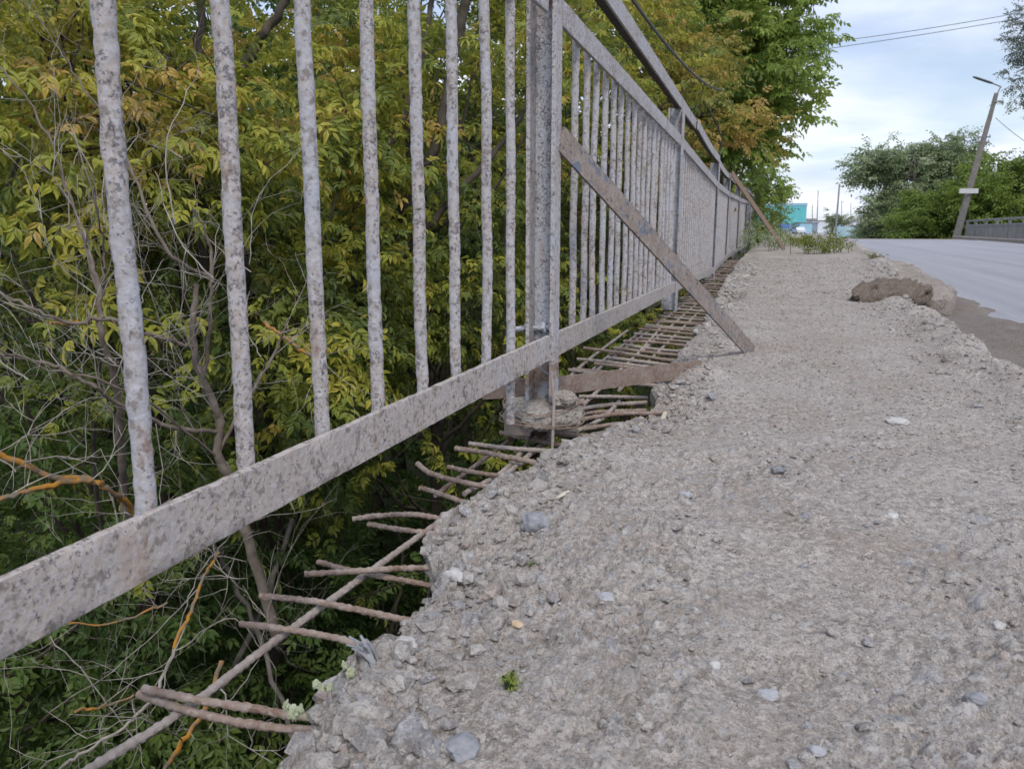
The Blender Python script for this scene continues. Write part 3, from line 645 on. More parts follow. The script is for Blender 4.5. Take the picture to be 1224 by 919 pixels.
stone(545, 690, 22, .9, M_stonew, 'whitish blue stone on the slab lip beside the crossed rebars', seed=8, hgt=.7)
stone(618, 745, 13, .7, M_stoneo, 'small orange-yellow pebble in the grey gravel', 'pebble', 9)
stone(930, 568, 17, .5, M_stoned, 'dark flat stone on the smooth middle of the pavement', seed=10)
stone(1195, 739, 17, .6, M_stonew, 'bright white pebble near the right border of the pavement', 'pebble', 11)
stone(1166, 848, 24, .6, M_stone, 'blue-grey stone low at the right border of the pavement', seed=12)
stone(484, 760, 26, .8, M_stonew, 'whitish angular stone on the slab lip past the lower rebars', seed=13, hgt=.6)
stone(820, 588, 16, .6, M_stoneb, 'pale bluish pebble right of the cream splinter', 'pebble', 14)
stone(1065, 617, 18, .5, M_stonew, 'dull white flat chip left of the right border', 'chip', 15, .4)
stone(724, 715, 22, .6, M_stoneb, 'grey-blue flat stone in the middle of the near gravel', seed=16, hgt=.4)
stone(975, 905, 20, .6, M_stoneb, 'pale blue pebble at the bottom right of centre', 'pebble', 17)
def splinter(a, b, r, mat, label, cat, name, flat=.5):
    A, B = ong(*a), ong(*b); A[2] = pz(A[0], A[1])+.004; B[2] = pz(B[0], B[1])+.007; mb = MB()
    sweep(mb, [(x, y_*flat) for x, y_ in circ(r, 8)], seg(A, B, 12), scale=.55+.45*np.sin(np.linspace(.25, 2.9, 12)), noise=.0006, nf=200); return meta(mb.build(name, mat), label, cat)
splinter((666, 603), (680, 592), .0042, M_cream, 'short cream splinter of bone-pale wood lying on the gravel', 'splinter', 'wood_splinter')
splinter((790, 492), (796, 478), .006, M_cream, 'cream shard standing in the rubble below the flat bar', 'shard', 'shard', .8)
splinter((1170, 398), (1178, 407), .012, M_rustbrown, 'dark rusty scrap of bent metal at the sand edge', 'scrap', 'metal_scrap', .6)
# splintered grey scrap over the lower rebars
e = empty('frayed_scrap', onz(435, 782, -.01), 'frayed grey splintered plastic scrap on the slab lip at lower left', 'scrap')
for k in range(8):
    mb = MB(); a_ = onz(446+RNG.normal(0, 5), 792+RNG.normal(0, 4), -.008); b_ = onz(414+k*3.4, 768+RNG.normal(0, 6)-k*.5, .004+k*.002); sweep(mb, rrect(.0055, .0016, .0004), smoothpath([a_, (a_+b_)/2+(0, 0, .004), b_], 5), scale=np.linspace(1.2, .45, 11)); mb.build('strand', M_stone, e)
for j, (px_, py_, lab) in enumerate([(343, 848, 'pale yellow-green foam scrap at the end of the paired rebars'), (378, 822, 'thin upright yellow-green foam scrap on the slab lip'), (412, 800, 'mint green flake tucked under the frayed scrap')]):
    q = onz(px_, py_, .0); mb = MB()
    for k, (dx, dz, s) in enumerate([(0, 0, .011), (-.005, .007, .008), (.006, .003, .009), (.013, -.002, .008)][:4-j]):
        v, f = lump(q+np.array([dx+.006, dx*.4, dz-.002]), (s*.8, s*.5, s*1.0), 5+k+j*4, 3, .5, 2.2); mb.add(v, f)
    meta(mb.build('foam_scrap', M_lichen), lab, 'scrap')
# broken kerb stone
mb = MB(); ring = 90; th = np.linspace(0, 2*np.pi, 40, endpoint=False)
prk = [(.135*np.sign(math.cos(t))*abs(math.cos(t))**.45, .105*np.sign(math.sin(t))*abs(math.sin(t))**.45) for t in th]
path = seg((.775, 5.0, -.048), (.93, 9.0, -.03), ring); sck = 1-.55*np.exp(-np.linspace(0, 3.5, ring)/.10)+.05*np.sin(np.linspace(0, 14, ring))
sweep(mb, prk, path, scale=sck, noise=.030, nf=13)
V_ = mb.v[0]; V_ += fbm(V_[:, 0]*70, V_[:, 1]*30, V_[:, 2]*70, 4, 3)[:, None]*.009
meta(mb.build('kerb_stone', M_kerb), 'broken weathered kerb stone lying between the pit and the sandy gutter', 'kerb')
# loose slab of dark concrete in the pit
stone(1070, 358, 52, 1.25, concrete('dirty_broken_concrete', (.50, .44, .39)), 'dark dirty broken concrete chunk at the ragged near end of the kerb', 'chunk', 21, .68, 'concrete_chunk', True)

# ================================================================== VEGETATION
def leaflet(L, W, fine=True):
    if fine:
        v = np.array([(0, 0, 0), (.30*L, .5*W, .10*W), (.65*L, .38*W, .08*W), (L, 0, -.18*L), (.65*L, -.38*W, .08*W), (.30*L, -.5*W, .10*W)]); v[1:3, 2] -= 0; f = [(0, 1, 2, 3), (0, 3, 4, 5)]
    else:
        v = np.array([(0, 0, 0), (.42*L, .5*W, .1*W), (L, 0, -.15*L), (.42*L, -.5*W, .1*W)]); f = [(0, 1, 2, 3)]
    return v, f
def rotm(rx, ry, rz):
    cx, sx, cy, sy_, cz, sz = math.cos(rx), math.sin(rx), math.cos(ry), math.sin(ry), math.cos(rz), math.sin(rz)
    return np.array([[cz, -sz, 0], [sz, cz, 0], [0, 0, 1]])@np.array([[cy, 0, sy_], [0, 1, 0], [-sy_, 0, cy]])@np.array([[1, 0, 0], [0, cx, -sx], [0, sx, cx]])
def spray(seed, fine=True, nodes=6, L=.050, W=.022, length=.34, compound=5):
    r = random.Random(seed); V, Fq, T = [], [], []; n = 0
    for k in range(nodes+1):
        t = (k+.6)/(nodes+.6); c = np.array([length*t, 0, -.10*length*t*t])
        for side in ((-1, 1) if k < nodes else (0,)):
            yaw = side*R(r.uniform(40, 75)); rach = .10*r.uniform(.7, 1.15)*L/.060; tone = r.uniform(-.16, .16); droop = R(r.uniform(5, 50)); A = rotm(r.uniform(-.5, .5), droop, yaw)
            for j in range(compound):
                if j == compound-1: o_, a2 = rach, 0
                else: o_, a2 = rach*(.45+.35*(j//2)), (1 if j % 2 else -1)*R(r.uniform(35, 65))
                if compound == 1: o_ = rach*.2
                v, f = leaflet(L*r.uniform(.75, 1.15), W*r.uniform(.85, 1.15), fine); B = rotm(r.uniform(-.45, .45), R(r.uniform(-8, 30)), a2)
                v = (v@B.T+(o_, 0, 0))@A.T+c; V.append(v); Fq += [tuple(i+n for i in q) for q in f]; n += len(v); T.append(np.full(len(v), tone+r.uniform(-.05, .05)))
    return np.concatenate(V), np.array(Fq), np.concatenate(T)
SPR_N = [spray(i, True, L=.041+.004*(i % 3), W=.018) for i in range(7)]
SPR_D = [spray(i+10, False) for i in range(5)]
SPR_M = [spray(i+20, False, 5, .066, .033, .38) for i in range(6)]
SPR_T = [spray(i+30, False, 5, .088, .046, .42) for i in range(6)]
SPR_F = [spray(i+40, False, 4, .12, .07, .5, 3) for i in range(6)]
SPR_G = [spray(i+60, False, 5, .10, .06, .45, 3) for i in range(6)]
SPR_W = [spray(i+80, False, 5, .23, .11, .7, 3) for i in range(6)]
SPR_X = [spray(i+90, False, 5, .30, .17, .9, 3) for i in range(5)]
def crown_mesh(name, blobs, N, sprs, mats, tone0, tvar, seed, hole=.0, shell=.45, clump=1.1):
    """blobs: list of (centre, (rx,ry,rz)); scattered leafy sprays with noisy gaps"""
    rg = np.random.default_rng(seed); vol = np.array([np.prod(b[1])**.75 for b in blobs]); vol = vol/vol.sum(); VS, FS, TS = [], [], []; n = 0; got = 0; tries = 0; base = np.mean([b[0] for b in blobs], 0)
    pts = []
    while got < N and tries < N*12:
        tries += 1; b = blobs[rg.choice(len(blobs), p=vol)]; d = rg.normal(size=3); d /= np.linalg.norm(d); rad = rg.random()**shell
        lob = 1+.22*math.sin(d[0]*5+seed)+.18*math.sin(d[2]*7+d[1]*4+seed*2)
        c = np.array(b[0])+d*np.array(b[1])*rad*lob
        if c[0] > -(.95+.022*c[1]) and c[0] < 6 and c[1] < 17 and c[2] < 1.5: continue
        if c[0] > -.80 and c[1] < 9: continue
        nz = vnoise(*(np.array([q])*clump*2.1/ (1 if b[1][0] < 1.5 else 1.8) for q in c), seed)[0]
        if nz < hole: continue
        s = sprs[rg.integers(len(sprs))]; out = d*np.array([1, 1, .5]); yaw = math.atan2(out[1], out[0])+rg.normal(0, .7); pit = -rg.normal(.15, .4)+.25
        A = rotm(rg.normal(0, .5), -(.35*d[2])+pit*.8, yaw); sc = rg.uniform(.75, 1.2)
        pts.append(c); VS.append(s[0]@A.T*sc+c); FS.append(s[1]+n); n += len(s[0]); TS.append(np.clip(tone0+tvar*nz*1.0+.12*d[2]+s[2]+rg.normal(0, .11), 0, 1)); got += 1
    me = fastmesh(name, np.concatenate(VS), np.concatenate(FS), mats, tone=np.concatenate(TS), smooth=False, base=base)
    return me, base, pts
def limbs(root, blobs, r0, n, seed, pts=None, tone=0.):
    rg = np.random.default_rng(seed); mt_, ml = MB(), MB(); c = np.mean([b[0] for b in blobs], 0); r = np.array(root)
    topz = max(b[0][2]+b[1][2]*.1 for b in blobs); tp = np.array([c[0], c[1], topz]); m1 = (r*2+tp)/3+rg.normal(0, .15, 3)*np.array([1, 1, 0]); m2 = (r+tp*2)/3+rg.normal(0, .2, 3)*np.array([1, 1, 0])
    tr = smoothpath([r, m1, m2, tp], 8); sweep(mt_, circ(1, 9), tr, scale=np.linspace(r0, r0*.18, len(tr)), noise=r0*.12, nf=6)
    tgt = pts if pts is not None and len(pts) else [c]
    for i in range(n):
        t = rg.uniform(.5, .95); p = tr[int(t*(len(tr)-1))]; q = np.array(tgt[rg.integers(len(tgt))]); 
        if q[2] < 1.6 and q[0] > -1.0 and q[0] < 6 and q[1] < 17: continue
        if q[2] < p[2]-.2 and rg.random() < .6: continue
        mid = (p+q)/2+rg.normal(0, .10, 3)*np.linalg.norm(q-p)+np.array([0, 0, -.05]); w_ = smoothpath([p, mid, q], 6, .01); sweep(ml, circ(1, 5), w_, scale=np.linspace(r0*.42*(1-t*.55), r0*.05, len(w_)))
        for _ in range(3):
            s0 = w_[rg.integers(4, len(w_))]; q2 = s0+rg.normal(0, .30, 3)+np.array([0, 0, .1]); sweep(ml, circ(1, 4), smoothpath([s0, (s0+q2)/2+rg.normal(0, .05, 3), q2], 4), scale=np.linspace(r0*.07, r0*.02, 9))
    return mt_, ml
def tree(label, cat, root, blobs, N, sprs, leafm, bark, tone0, tvar, seed, r0=.06, nl=18, group=None, name='tree', **k):
    e = empty(name, root, label, cat, group)
    me, base, pts = crown_mesh('crown', blobs, N, sprs, [leafm], tone0, tvar, seed, **k); link('crown', me, e, base)
    mt_, ml = limbs(root, blobs, r0, nl, seed+5, pts); mt_.build('trunk', bark, e)
    if ml.v: ml.build('limbs', bark, e)
    return e
def W(px, py, d): return atd(px, py, d)
GB = -4.55
def ltree(label, px, d, zc, rx, rz, N, sprs, lm, tone, tv, seed, extra=(), **k):
    c = atd(px, 459, d); c[2] = zc; bl = [(c, (rx, rx, rz))]+[(np.array([*atd(p2, 459, d2)[:2], z2]), (r2, r2, rz2)) for p2, d2, z2, r2, rz2 in extra]
    return tree(label, k.pop('cat', 'tree'), (c[0], c[1], GB), bl, N, sprs, lm, k.pop('bark', M_bark), tone, tv, seed, **k)
# nearest row, just beyond the railing
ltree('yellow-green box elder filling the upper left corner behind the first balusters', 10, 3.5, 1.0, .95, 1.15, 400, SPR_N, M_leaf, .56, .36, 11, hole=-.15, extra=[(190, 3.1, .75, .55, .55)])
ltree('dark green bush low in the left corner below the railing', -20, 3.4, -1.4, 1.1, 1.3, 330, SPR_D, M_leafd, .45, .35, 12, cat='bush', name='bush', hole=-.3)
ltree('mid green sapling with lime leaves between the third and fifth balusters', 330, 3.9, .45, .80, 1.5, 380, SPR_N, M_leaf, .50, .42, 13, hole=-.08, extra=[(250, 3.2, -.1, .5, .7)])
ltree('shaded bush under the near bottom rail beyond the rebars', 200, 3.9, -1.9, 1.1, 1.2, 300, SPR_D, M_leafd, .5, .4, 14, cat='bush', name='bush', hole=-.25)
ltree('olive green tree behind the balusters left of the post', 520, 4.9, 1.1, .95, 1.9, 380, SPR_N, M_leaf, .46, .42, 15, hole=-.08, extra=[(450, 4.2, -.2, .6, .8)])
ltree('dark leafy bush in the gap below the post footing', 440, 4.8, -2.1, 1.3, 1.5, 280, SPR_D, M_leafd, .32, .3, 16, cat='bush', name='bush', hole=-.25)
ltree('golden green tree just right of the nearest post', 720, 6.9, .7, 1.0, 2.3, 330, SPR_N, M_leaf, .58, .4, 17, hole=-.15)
# middle row
mids = [(-60, 7.0, .6, 1.8, 3.0, M_leaf, .45), (110, 7.4, .9, 1.7, 3.2, M_leafd, .6), (280, 7.2, .6, 1.6, 3.3, M_leaf, .35), (420, 7.8, .9, 1.6, 3.2, M_leafd, .6), (570, 8.2, .9, 1.6, 3.1, M_leaf, .42), (690, 9.2, .8, 1.5, 3.3, M_leafy, .35)]
mlab = ['tree of the second row at the far left edge', 'second-row green tree behind the first two balusters', 'second-row tree behind the third baluster', 'second-row deep green tree behind the fifth baluster', 'second-row olive tree left of the post', 'second-row yellowing tree right of the post']
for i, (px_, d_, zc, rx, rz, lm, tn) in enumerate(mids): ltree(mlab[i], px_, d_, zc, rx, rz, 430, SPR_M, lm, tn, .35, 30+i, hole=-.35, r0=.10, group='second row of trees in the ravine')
lows = [(20, 6.2), (210, 6.4), (390, 6.6), (560, 7.4), (700, 8.6)]
llab = ['low dark thicket deep in the ravine at far left', 'low thicket below the second baluster', 'low thicket beneath the bottom rail', 'low thicket behind the rebar ends', 'low thicket seen through the rebar mat']
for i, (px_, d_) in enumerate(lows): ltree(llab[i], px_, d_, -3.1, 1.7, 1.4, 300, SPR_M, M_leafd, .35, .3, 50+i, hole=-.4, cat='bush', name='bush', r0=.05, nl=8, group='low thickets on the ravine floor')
# back row (crown mesh shared)
bl = [(-80, 12), (110, 12.5), (300, 12.5), (480, 13), (640, 14)]
blab = ['back-row tree beyond the far left', 'back-row tree behind the first balusters', 'back-row tree behind the middle balusters', 'back-row tree left of the post', 'back-row tree behind the post']
b0 = None
for i, (px_, d_) in enumerate(bl):
    c = atd(px_, 459, d_)
    if b0 is None:
        b0 = tree(blab[0], 'tree', (c[0], c[1], GB), [(np.array([c[0], c[1], .6]), (2.6, 2.6, 4.4))], 520, SPR_F, M_leafd, M_bark, .5, .35, 61, r0=.14, hole=-.5, group='back row of trees in the ravine')
    else:
        o = b0.copy(); COL.objects.link(o); o.location = (c[0], c[1], GB); o.rotation_euler = (0, 0, i*1.37); o['label'] = blab[i]
        for ch in b0.children: q = ch.copy(); COL.objects.link(q); q.parent = o
# autumn tree over the middle rail and the tall green tree hanging over the railing end
def wt(pts): return [(atd(px_, py_, d_), (rx, rx, rz)) for px_, py_, d_, rx, rz in pts]
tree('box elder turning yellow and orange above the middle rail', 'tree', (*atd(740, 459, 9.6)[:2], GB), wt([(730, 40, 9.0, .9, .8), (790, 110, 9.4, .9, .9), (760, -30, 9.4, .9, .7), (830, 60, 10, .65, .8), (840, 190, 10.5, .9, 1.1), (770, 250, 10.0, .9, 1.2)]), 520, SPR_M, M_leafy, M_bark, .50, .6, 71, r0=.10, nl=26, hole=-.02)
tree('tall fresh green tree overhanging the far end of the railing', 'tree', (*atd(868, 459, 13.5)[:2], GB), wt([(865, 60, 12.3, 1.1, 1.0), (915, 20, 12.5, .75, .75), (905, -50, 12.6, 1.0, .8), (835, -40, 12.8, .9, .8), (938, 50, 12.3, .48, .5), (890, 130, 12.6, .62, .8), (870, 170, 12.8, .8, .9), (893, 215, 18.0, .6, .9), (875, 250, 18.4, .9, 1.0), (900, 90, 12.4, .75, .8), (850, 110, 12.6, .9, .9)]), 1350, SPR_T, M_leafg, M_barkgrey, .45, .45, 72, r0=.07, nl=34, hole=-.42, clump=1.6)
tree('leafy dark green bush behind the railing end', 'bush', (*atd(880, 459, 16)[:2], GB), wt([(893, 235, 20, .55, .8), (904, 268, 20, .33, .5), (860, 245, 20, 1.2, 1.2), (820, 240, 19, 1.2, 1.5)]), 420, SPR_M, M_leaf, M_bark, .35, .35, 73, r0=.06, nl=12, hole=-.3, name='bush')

# dead shrub with bare branches behind the left balusters
ds = empty('dead_shrub', (*atd(230, 459, 2.3)[:2], GB), 'bare dead shrub of tangled grey twigs behind the left balusters', 'shrub')
rg = np.random.default_rng(5); MT, MS, MO = MB(), MB(), MB()
def twigs(path, r0, n, depth=0, L=.30, spread=.9):
    for _ in range(n):
        i = rg.integers(1, len(path)); p = path[i]; t = path[i]-path[i-1]; t /= np.linalg.norm(t)+1e-9; d = t+rg.normal(0, spread, 3)*np.array([1, .5, 1])+np.array([0, 0, .25]); d /= np.linalg.norm(d); l = L*rg.uniform(.4, 1.3)
        q = [p]; 
        for s in range(5): d = d+rg.normal(0, .22, 3); d /= np.linalg.norm(d); q.append(q[-1]+d*l/5)
        q = np.array(q); sweep(MT, circ(1, 4), q, scale=np.linspace(r0, r0*.35, 6))
        if depth < 2: twigs(q, r0*.65, 3 if depth == 0 else 2, depth+1, L*.6)
def br(pts, r_a, r_b, mbx, ntw=6, L=.3):
    q = smoothpath([atd(*p) for p in pts], 7, .0025)
    mo_ = 1 if mbx is MO else (2 if mbx is MS else 0)
    if mo_: mbx = MB()
    sweep(mbx, circ(1, 10), q, scale=np.linspace(r_a, r_b, len(q)), noise=r_a*.12, nf=40); twigs(q, r_b*.45 if r_b*.45 < .0022 else .0022, int(ntw*.5+.5), 0, L)
    if mo_ == 1: mbx.build('lichen_branch', M_orange, ds)['label'] = 'branch covered with bright orange lichen'
    if mo_ == 2: mbx.build('stem', M_stem, ds)
br([(330, 760, 2.5), (298, 650, 2.4), (283, 590, 2.35), (262, 545, 2.3), (262, 500, 2.3), (243, 455, 2.25), (232, 410, 2.2), (235, 340, 2.2)], .016, .008, MS, 16)
br([(243, 455, 2.25), (250, 400, 2.2), (252, 340, 2.15), (250, 290, 2.15), (232, 250, 2.1)], .007, .003, MS, 9)
br([(250, 330, 2.2), (200, 300, 2.1), (160, 210, 2.1), (130, 150, 2.1)], .006, .003, MS, 12)
br([(262, 540, 2.3), (300, 470, 2.35), (330, 420, 2.4), (345, 380, 2.4)], .006, .003, MS, 6)
br([(232, 415, 2.2), (190, 403, 2.1), (130, 382, 2.0), (85, 386, 1.95), (40, 370, 1.9), (-20, 340, 1.9)], .006, .0035, MS, 14)
br([(262, 515, 2.3), (210, 512, 2.2), (150, 487, 2.1), (100, 455, 2.0), (50, 432, 2.0), (-20, 420, 1.9)], .007, .004, MS, 16)
br([(262, 548, 2.3), (160, 470, 2.0), (60, 440, 1.9), (-10, 415, 1.8)], .004, .002, MS, 10)
br([(170, 660, 2.4), (150, 600, 2.3), (145, 540, 2.2), (140, 470, 2.1), (122, 395, 2.0), (118, 340, 2.0), (100, 280, 2.0)], .013, .005, MS, 18)
br([(118, 350, 2.0), (80, 220, 2.0), (40, 130, 2.0), (0, 80, 2.0)], .004, .002, MS, 14, .35)
br([(118, 350, 2.0), (125, 300, 2.0), (110, 230, 1.9), (85, 150, 1.95)], .003, .0015, MS, 10, .3)
br([(160, 210, 2.1), (110, 120, 2.1), (70, 60, 2.1), (30, -10, 2.1)], .003, .0015, MS, 10, .35)
br([(-20, 540, 1.9), (20, 552, 1.95), (60, 568, 2.0), (108, 573, 2.05)], .0085, .007, MO, 3)
br([(-20, 603, 1.9), (30, 588, 1.95), (75, 577, 2.0), (110, 573, 2.05)], .006, .0075, MO, 3)
br([(108, 573, 2.05), (130, 585, 2.1), (155, 605, 2.2), (175, 640, 2.3)], .0075, .009, MO, 3)
br([(60, 386, 1.95), (85, 386, 2.0), (115, 380, 2.05), (140, 383, 2.1)], .0042, .0040, MO, 2)
br([(315, 385, 2.6), (335, 400, 2.6), (355, 415, 2.6), (372, 425, 2.6)], .006, .006, MO, 1)
br([(262, 660, 2.1), (243, 690, 2.0), (226, 735, 1.9), (208, 775, 1.85)], .0035, .0045, MO, 6)
br([(208, 775, 1.85), (185, 830, 1.8), (145, 870, 1.75), (90, 905, 1.7), (60, 930, 1.7)], .0042, .003, MT, 8)
br([(265, 790, 1.9), (245, 845, 1.85), (215, 890, 1.8), (190, 930, 1.8)], .006, .0055, MO, 6)
br([(200, 720, 2.2), (130, 745, 2.1), (40, 740, 2.0)], .003, .002, MO, 5)
br([(90, 850, 1.9), (120, 845, 1.95), (160, 830, 2.0)], .004, .003, MO, 2)
for a_, b_, c_ in [((240, 700), (150, 790), (60, 850)), ((208, 775), (235, 690), (275, 640)), ((208, 778), (280, 740), (330, 800)), ((60, 760), (120, 830), (170, 900)), ((250, 870), (300, 800), (330, 700))]:
    br([(*a_, 2.0), (*b_, 2.0), (*c_, 2.0)], .0016, .001, MT, 7, .3)
for _ in range(14):
    x_, y_ = rg.uniform(-20, 330), rg.uniform(150, 620); d_ = rg.uniform(1.8, 2.6); a_ = rg.uniform(-1.2, 1.2)-1.57; l_ = rg.uniform(80, 190)
    br([(x_, y_, d_), (x_+math.cos(a_)*l_*.5+rg.normal(0, 9), y_+math.sin(a_)*l_*.5, d_), (x_+math.cos(a_+.3)*l_, y_+math.sin(a_+.3)*l_, d_+.1)], .0020, .0010, MT, 4, .22)
MT.build('twig', M_twig, ds)['kind'] = 'stuff'
# dark big limbs of an old tree behind
ot = empty('old_tree', (*atd(420, 459, 4.6)[:2], GB), 'old dark leaning tree trunks and limbs among the foliage left of the post', 'tree')
def limb(pts, r_a, r_b, mat=M_bark):
    r_a, r_b = r_a*.75, r_b*.75
    mb = MB(); q = smoothpath([atd(*p) for p in pts], 8, .006); sweep(mb, circ(1, 9), q, scale=np.linspace(r_a, r_b, len(q)), noise=r_a*.15, nf=14); return mb.build('limb', mat, ot)
limb([(300, 560, 4.6), (370, 430, 4.4), (445, 320, 4.3), (490, 235, 4.2), (525, 160, 4.2), (545, 60, 4.2), (560, -30, 4.2)], .055, .028)
limb([(400, 300, 4.2), (455, 200, 4.1), (500, 90, 4.1), (520, -20, 4.1)], .030, .018)
limb([(460, 330, 4.2), (540, 240, 4.2), (610, 160, 4.3), (650, 90, 4.3)], .030, .016)
limb([(243, 330, 3.4), (240, 180, 3.4), (237, 90, 3.4), (242, -20, 3.4)], .030, .022)
limb([(245, 140, 3.4), (215, 100, 3.3), (190, 50, 3.3), (165, -20, 3.3)], .020, .014)
limb([(258, 150, 3.5), (290, 80, 3.5), (320, 35, 3.5), (345, -10, 3.5)], .034, .022)
limb([(190, 940, 3.6), (300, 760, 3.7), (350, 620, 3.9)], .022, .016, M_barkgrey)
limb([(380, 960, 3.5), (300, 740, 3.5), (250, 640, 3.4)], .016, .012, M_barkgrey)

# weeds at the far right border and railing end
def weed(label, base_pts, hgt, nst, sprs, lm, tone, seed, spread=.1, cat='weed', sc=.45):
    rgg = np.random.default_rng(seed); b = np.mean(base_pts, 0); e = empty('weed', b, label, cat); ms = MB(); V_, F_, T_ = [], [], []; n = 0
    for k in range(nst):
        p = np.array(base_pts[k % len(base_pts)])+np.array([rgg.normal(0, spread*.4), rgg.normal(0, spread), 0]); h = hgt*rgg.uniform(.35, 1.0); ln = rgg.normal(0, .25, 2)*h
        st = smoothpath([p, p+(ln[0]*.4, ln[1]*.4, h*.6), p+(ln[0], ln[1], h)], 5); sweep(ms, circ(1, 4), st, scale=np.linspace(.0035, .0012, len(st)))
        for j in range(2, len(st)):
            s = sprs[rgg.integers(len(sprs))]; A = rotm(rgg.normal(0, .4), -.4+rgg.normal(0, .3), rgg.random()*6.28); V_.append(s[0]@A.T*sc*rgg.uniform(.5, 1)*(1.1-.5*j/len(st))+st[j]); F_.append(s[1]+n); n += len(s[0]); T_.append(np.clip(tone+s[2], 0, 1))
    ms.build('stems', M_leafd, e)['kind'] = 'stuff'; link('leaves', fastmesh('leaves', np.concatenate(V_), np.concatenate(F_), [lm], tone=np.concatenate(T_), smooth=False, base=b), e, b); return e
SPR_S = [spray(i+130, False, 3, .05, .018, .14, 1) for i in range(4)]
weed('bushy weed with tall stems growing at the kerb line between pavement and road', [ong(970, 304), ong(985, 303), ong(1000, 302)], .30, 26, SPR_S, M_leaf, .45, 1, .16, sc=1.0)
weed('low green weed patch left of the tall kerb weed', [ong(948, 294), ong(958, 292)], .16, 22, SPR_S, M_leaf, .5, 2, .4, sc=1.1)
weed('dry whitish weeds at the far end of the railing', [ong(905, 300), ong(912, 296)], .38, 26, SPR_S, M_leafs, .8, 3, .5, sc=1.1)
weed('green vine growing up beside the railing end', [ong(908, 292), ong(915, 290), ong(921, 289)], .95, 30, SPR_S, M_leaf, .42, 4, .6, sc=1.7, cat='vine')
weed('thin sprig standing on the sand beside the kerb stone', [ong(1046, 312)], .12, 3, SPR_S, M_leaf, .3, 5, .03, sc=.7)
q = ong(606, 812); q[2] = pz(q[0], q[1]); weed('tiny green seedling in the near gravel', [q], .016, 4, [spray(140, True, 2, .008, .0025, .010, 1)], M_leafg, .8, 6, .004, cat='seedling', sc=.7)
q = ong(640, 676); q[2] = pz(q[0], q[1]); weed('second faint seedling beside the slab edge hollow', [q], .012, 5, [spray(141, True, 2, .009, .003, .012, 1)], M_leafg, .4, 7, .006, cat='seedling', sc=.7)

# trees on the right, beyond the road
def rblobs(L): return [(atd(a, b_, d), (r_, r_, rz_)) for a, b_, d, r_, rz_ in L]
gr = lambda px_, d: (*atd(px_, 280, d)[:2], -1.0)
tree('large silver-green willow beyond the road, left of the leaning lamp post', 'tree', gr(1085, 60), rblobs([(1055, 195, 60, 2.0, 1.4), (1030, 207, 60, 1.0, .8), (1085, 215, 60, 2.2, 1.8), (1125, 190, 60, 1.8, 1.5), (1150, 180, 60, 1.1, 1.1), (1075, 255, 59, 2.0, 1.9), (1055, 265, 59, 1.2, 1.2), (1130, 235, 60, 2.2, 2.2), (1105, 180, 60, .9, .8)]), 1800, SPR_W, M_leafs, M_barkgrey, .45, .7, 201, r0=.25, nl=30, hole=-.40, clump=.9)
tree('rounded dark olive bush in front of the willow', 'bush', gr(1110, 52), rblobs([(1110, 255, 52, 1.6, 1.6), (1145, 250, 52, 1.5, 1.8), (1085, 270, 51, 1.0, .9)]), 550, SPR_W, M_leafg, M_bark, .12, .25, 202, r0=.1, nl=10, hole=-.4, name='bush')
tree('bright green bushy tree behind the roadside barrier right of the lamp post', 'tree', gr(1200, 50), rblobs([(1190, 215, 50, 2.0, 1.6), (1225, 225, 50, 2.0, 2.0), (1170, 245, 49, 1.6, 1.8), (1210, 260, 49, 2.4, 1.4), (1250, 200, 50, 1.6, 1.6)]), 1050, SPR_W, M_leafg, M_bark, .28, .4, 203, r0=.16, nl=20, hole=-.4)
tree('grey-green poplar hanging into the top right corner', 'tree', gr(1330, 34), rblobs([(1250, 60, 34, 1.5, 2.0), (1222, 95, 34, .75, .8), (1210, 120, 34, .5, .45), (1215, 50, 34, .6, 1.1), (1300, 150, 34, 2.2, 2.6), (1300, -20, 34, 2.6, 2.6), (1235, 20, 34, .9, 1.2)]), 900, SPR_G, M_leafgrey, M_barkgrey, .45, .5, 204, r0=.25, nl=24, hole=-.2, clump=1.8)
tree('small grey-green spreading tree far behind the blue fence', 'tree', gr(1018, 150), rblobs([(1010, 262, 150, 1.6, 1.3), (1025, 264, 150, 1.5, 1.0), (1038, 268, 150, 1.5, .9)]), 70, SPR_X, M_leafs, M_barkgrey, .3, .3, 205, r0=.15, nl=5)
tree('small dark conical tree beside the far utility pole', 'tree', gr(996, 150), rblobs([(995, 264, 150, .8, 1.9)]), 50, SPR_X, M_leafs, M_barkgrey, .25, .2, 206, r0=.12, nl=3)
tree('low green shrub at the right end of the far blue fence', 'bush', gr(1045, 95), rblobs([(1040, 277, 95, 1.6, .7), (1052, 275, 95, 1.2, .8)]), 60, SPR_X, M_leafs, M_bark, .4, .2, 207, r0=.06, nl=3, name='bush')
# distant greenery line closing the view behind everything on the left and right
rgb_ = []
for k in range(26):
    px_ = -250+k*48; 
    if px_ > 800: break
    d_ = 26+(k % 3)*4; rgb_.append((atd(px_, 200, d_), (3.2, 3.2, 5.0)))
me, b_, _ = crown_mesh('far_wood', rgb_, 1100, SPR_X, [M_leafd], .5, .3, 300, hole=-.6, clump=.4); o = link('far_wood', me, None, b_); meta(o, 'far wood closing the view behind the ravine trees', 'wood', kind='stuff')
rgb_ = [(atd(1090+k*34, 268, 85), (4, 4, 2.2)) for k in range(9)]
me, b_, _ = crown_mesh('far_wood', rgb_, 320, SPR_X, [M_leafs], .35, .3, 301, hole=-.8); o = link('far_wood', me, None, b_); meta(o, 'far wood on the right behind the roadside trees', 'wood', kind='stuff')

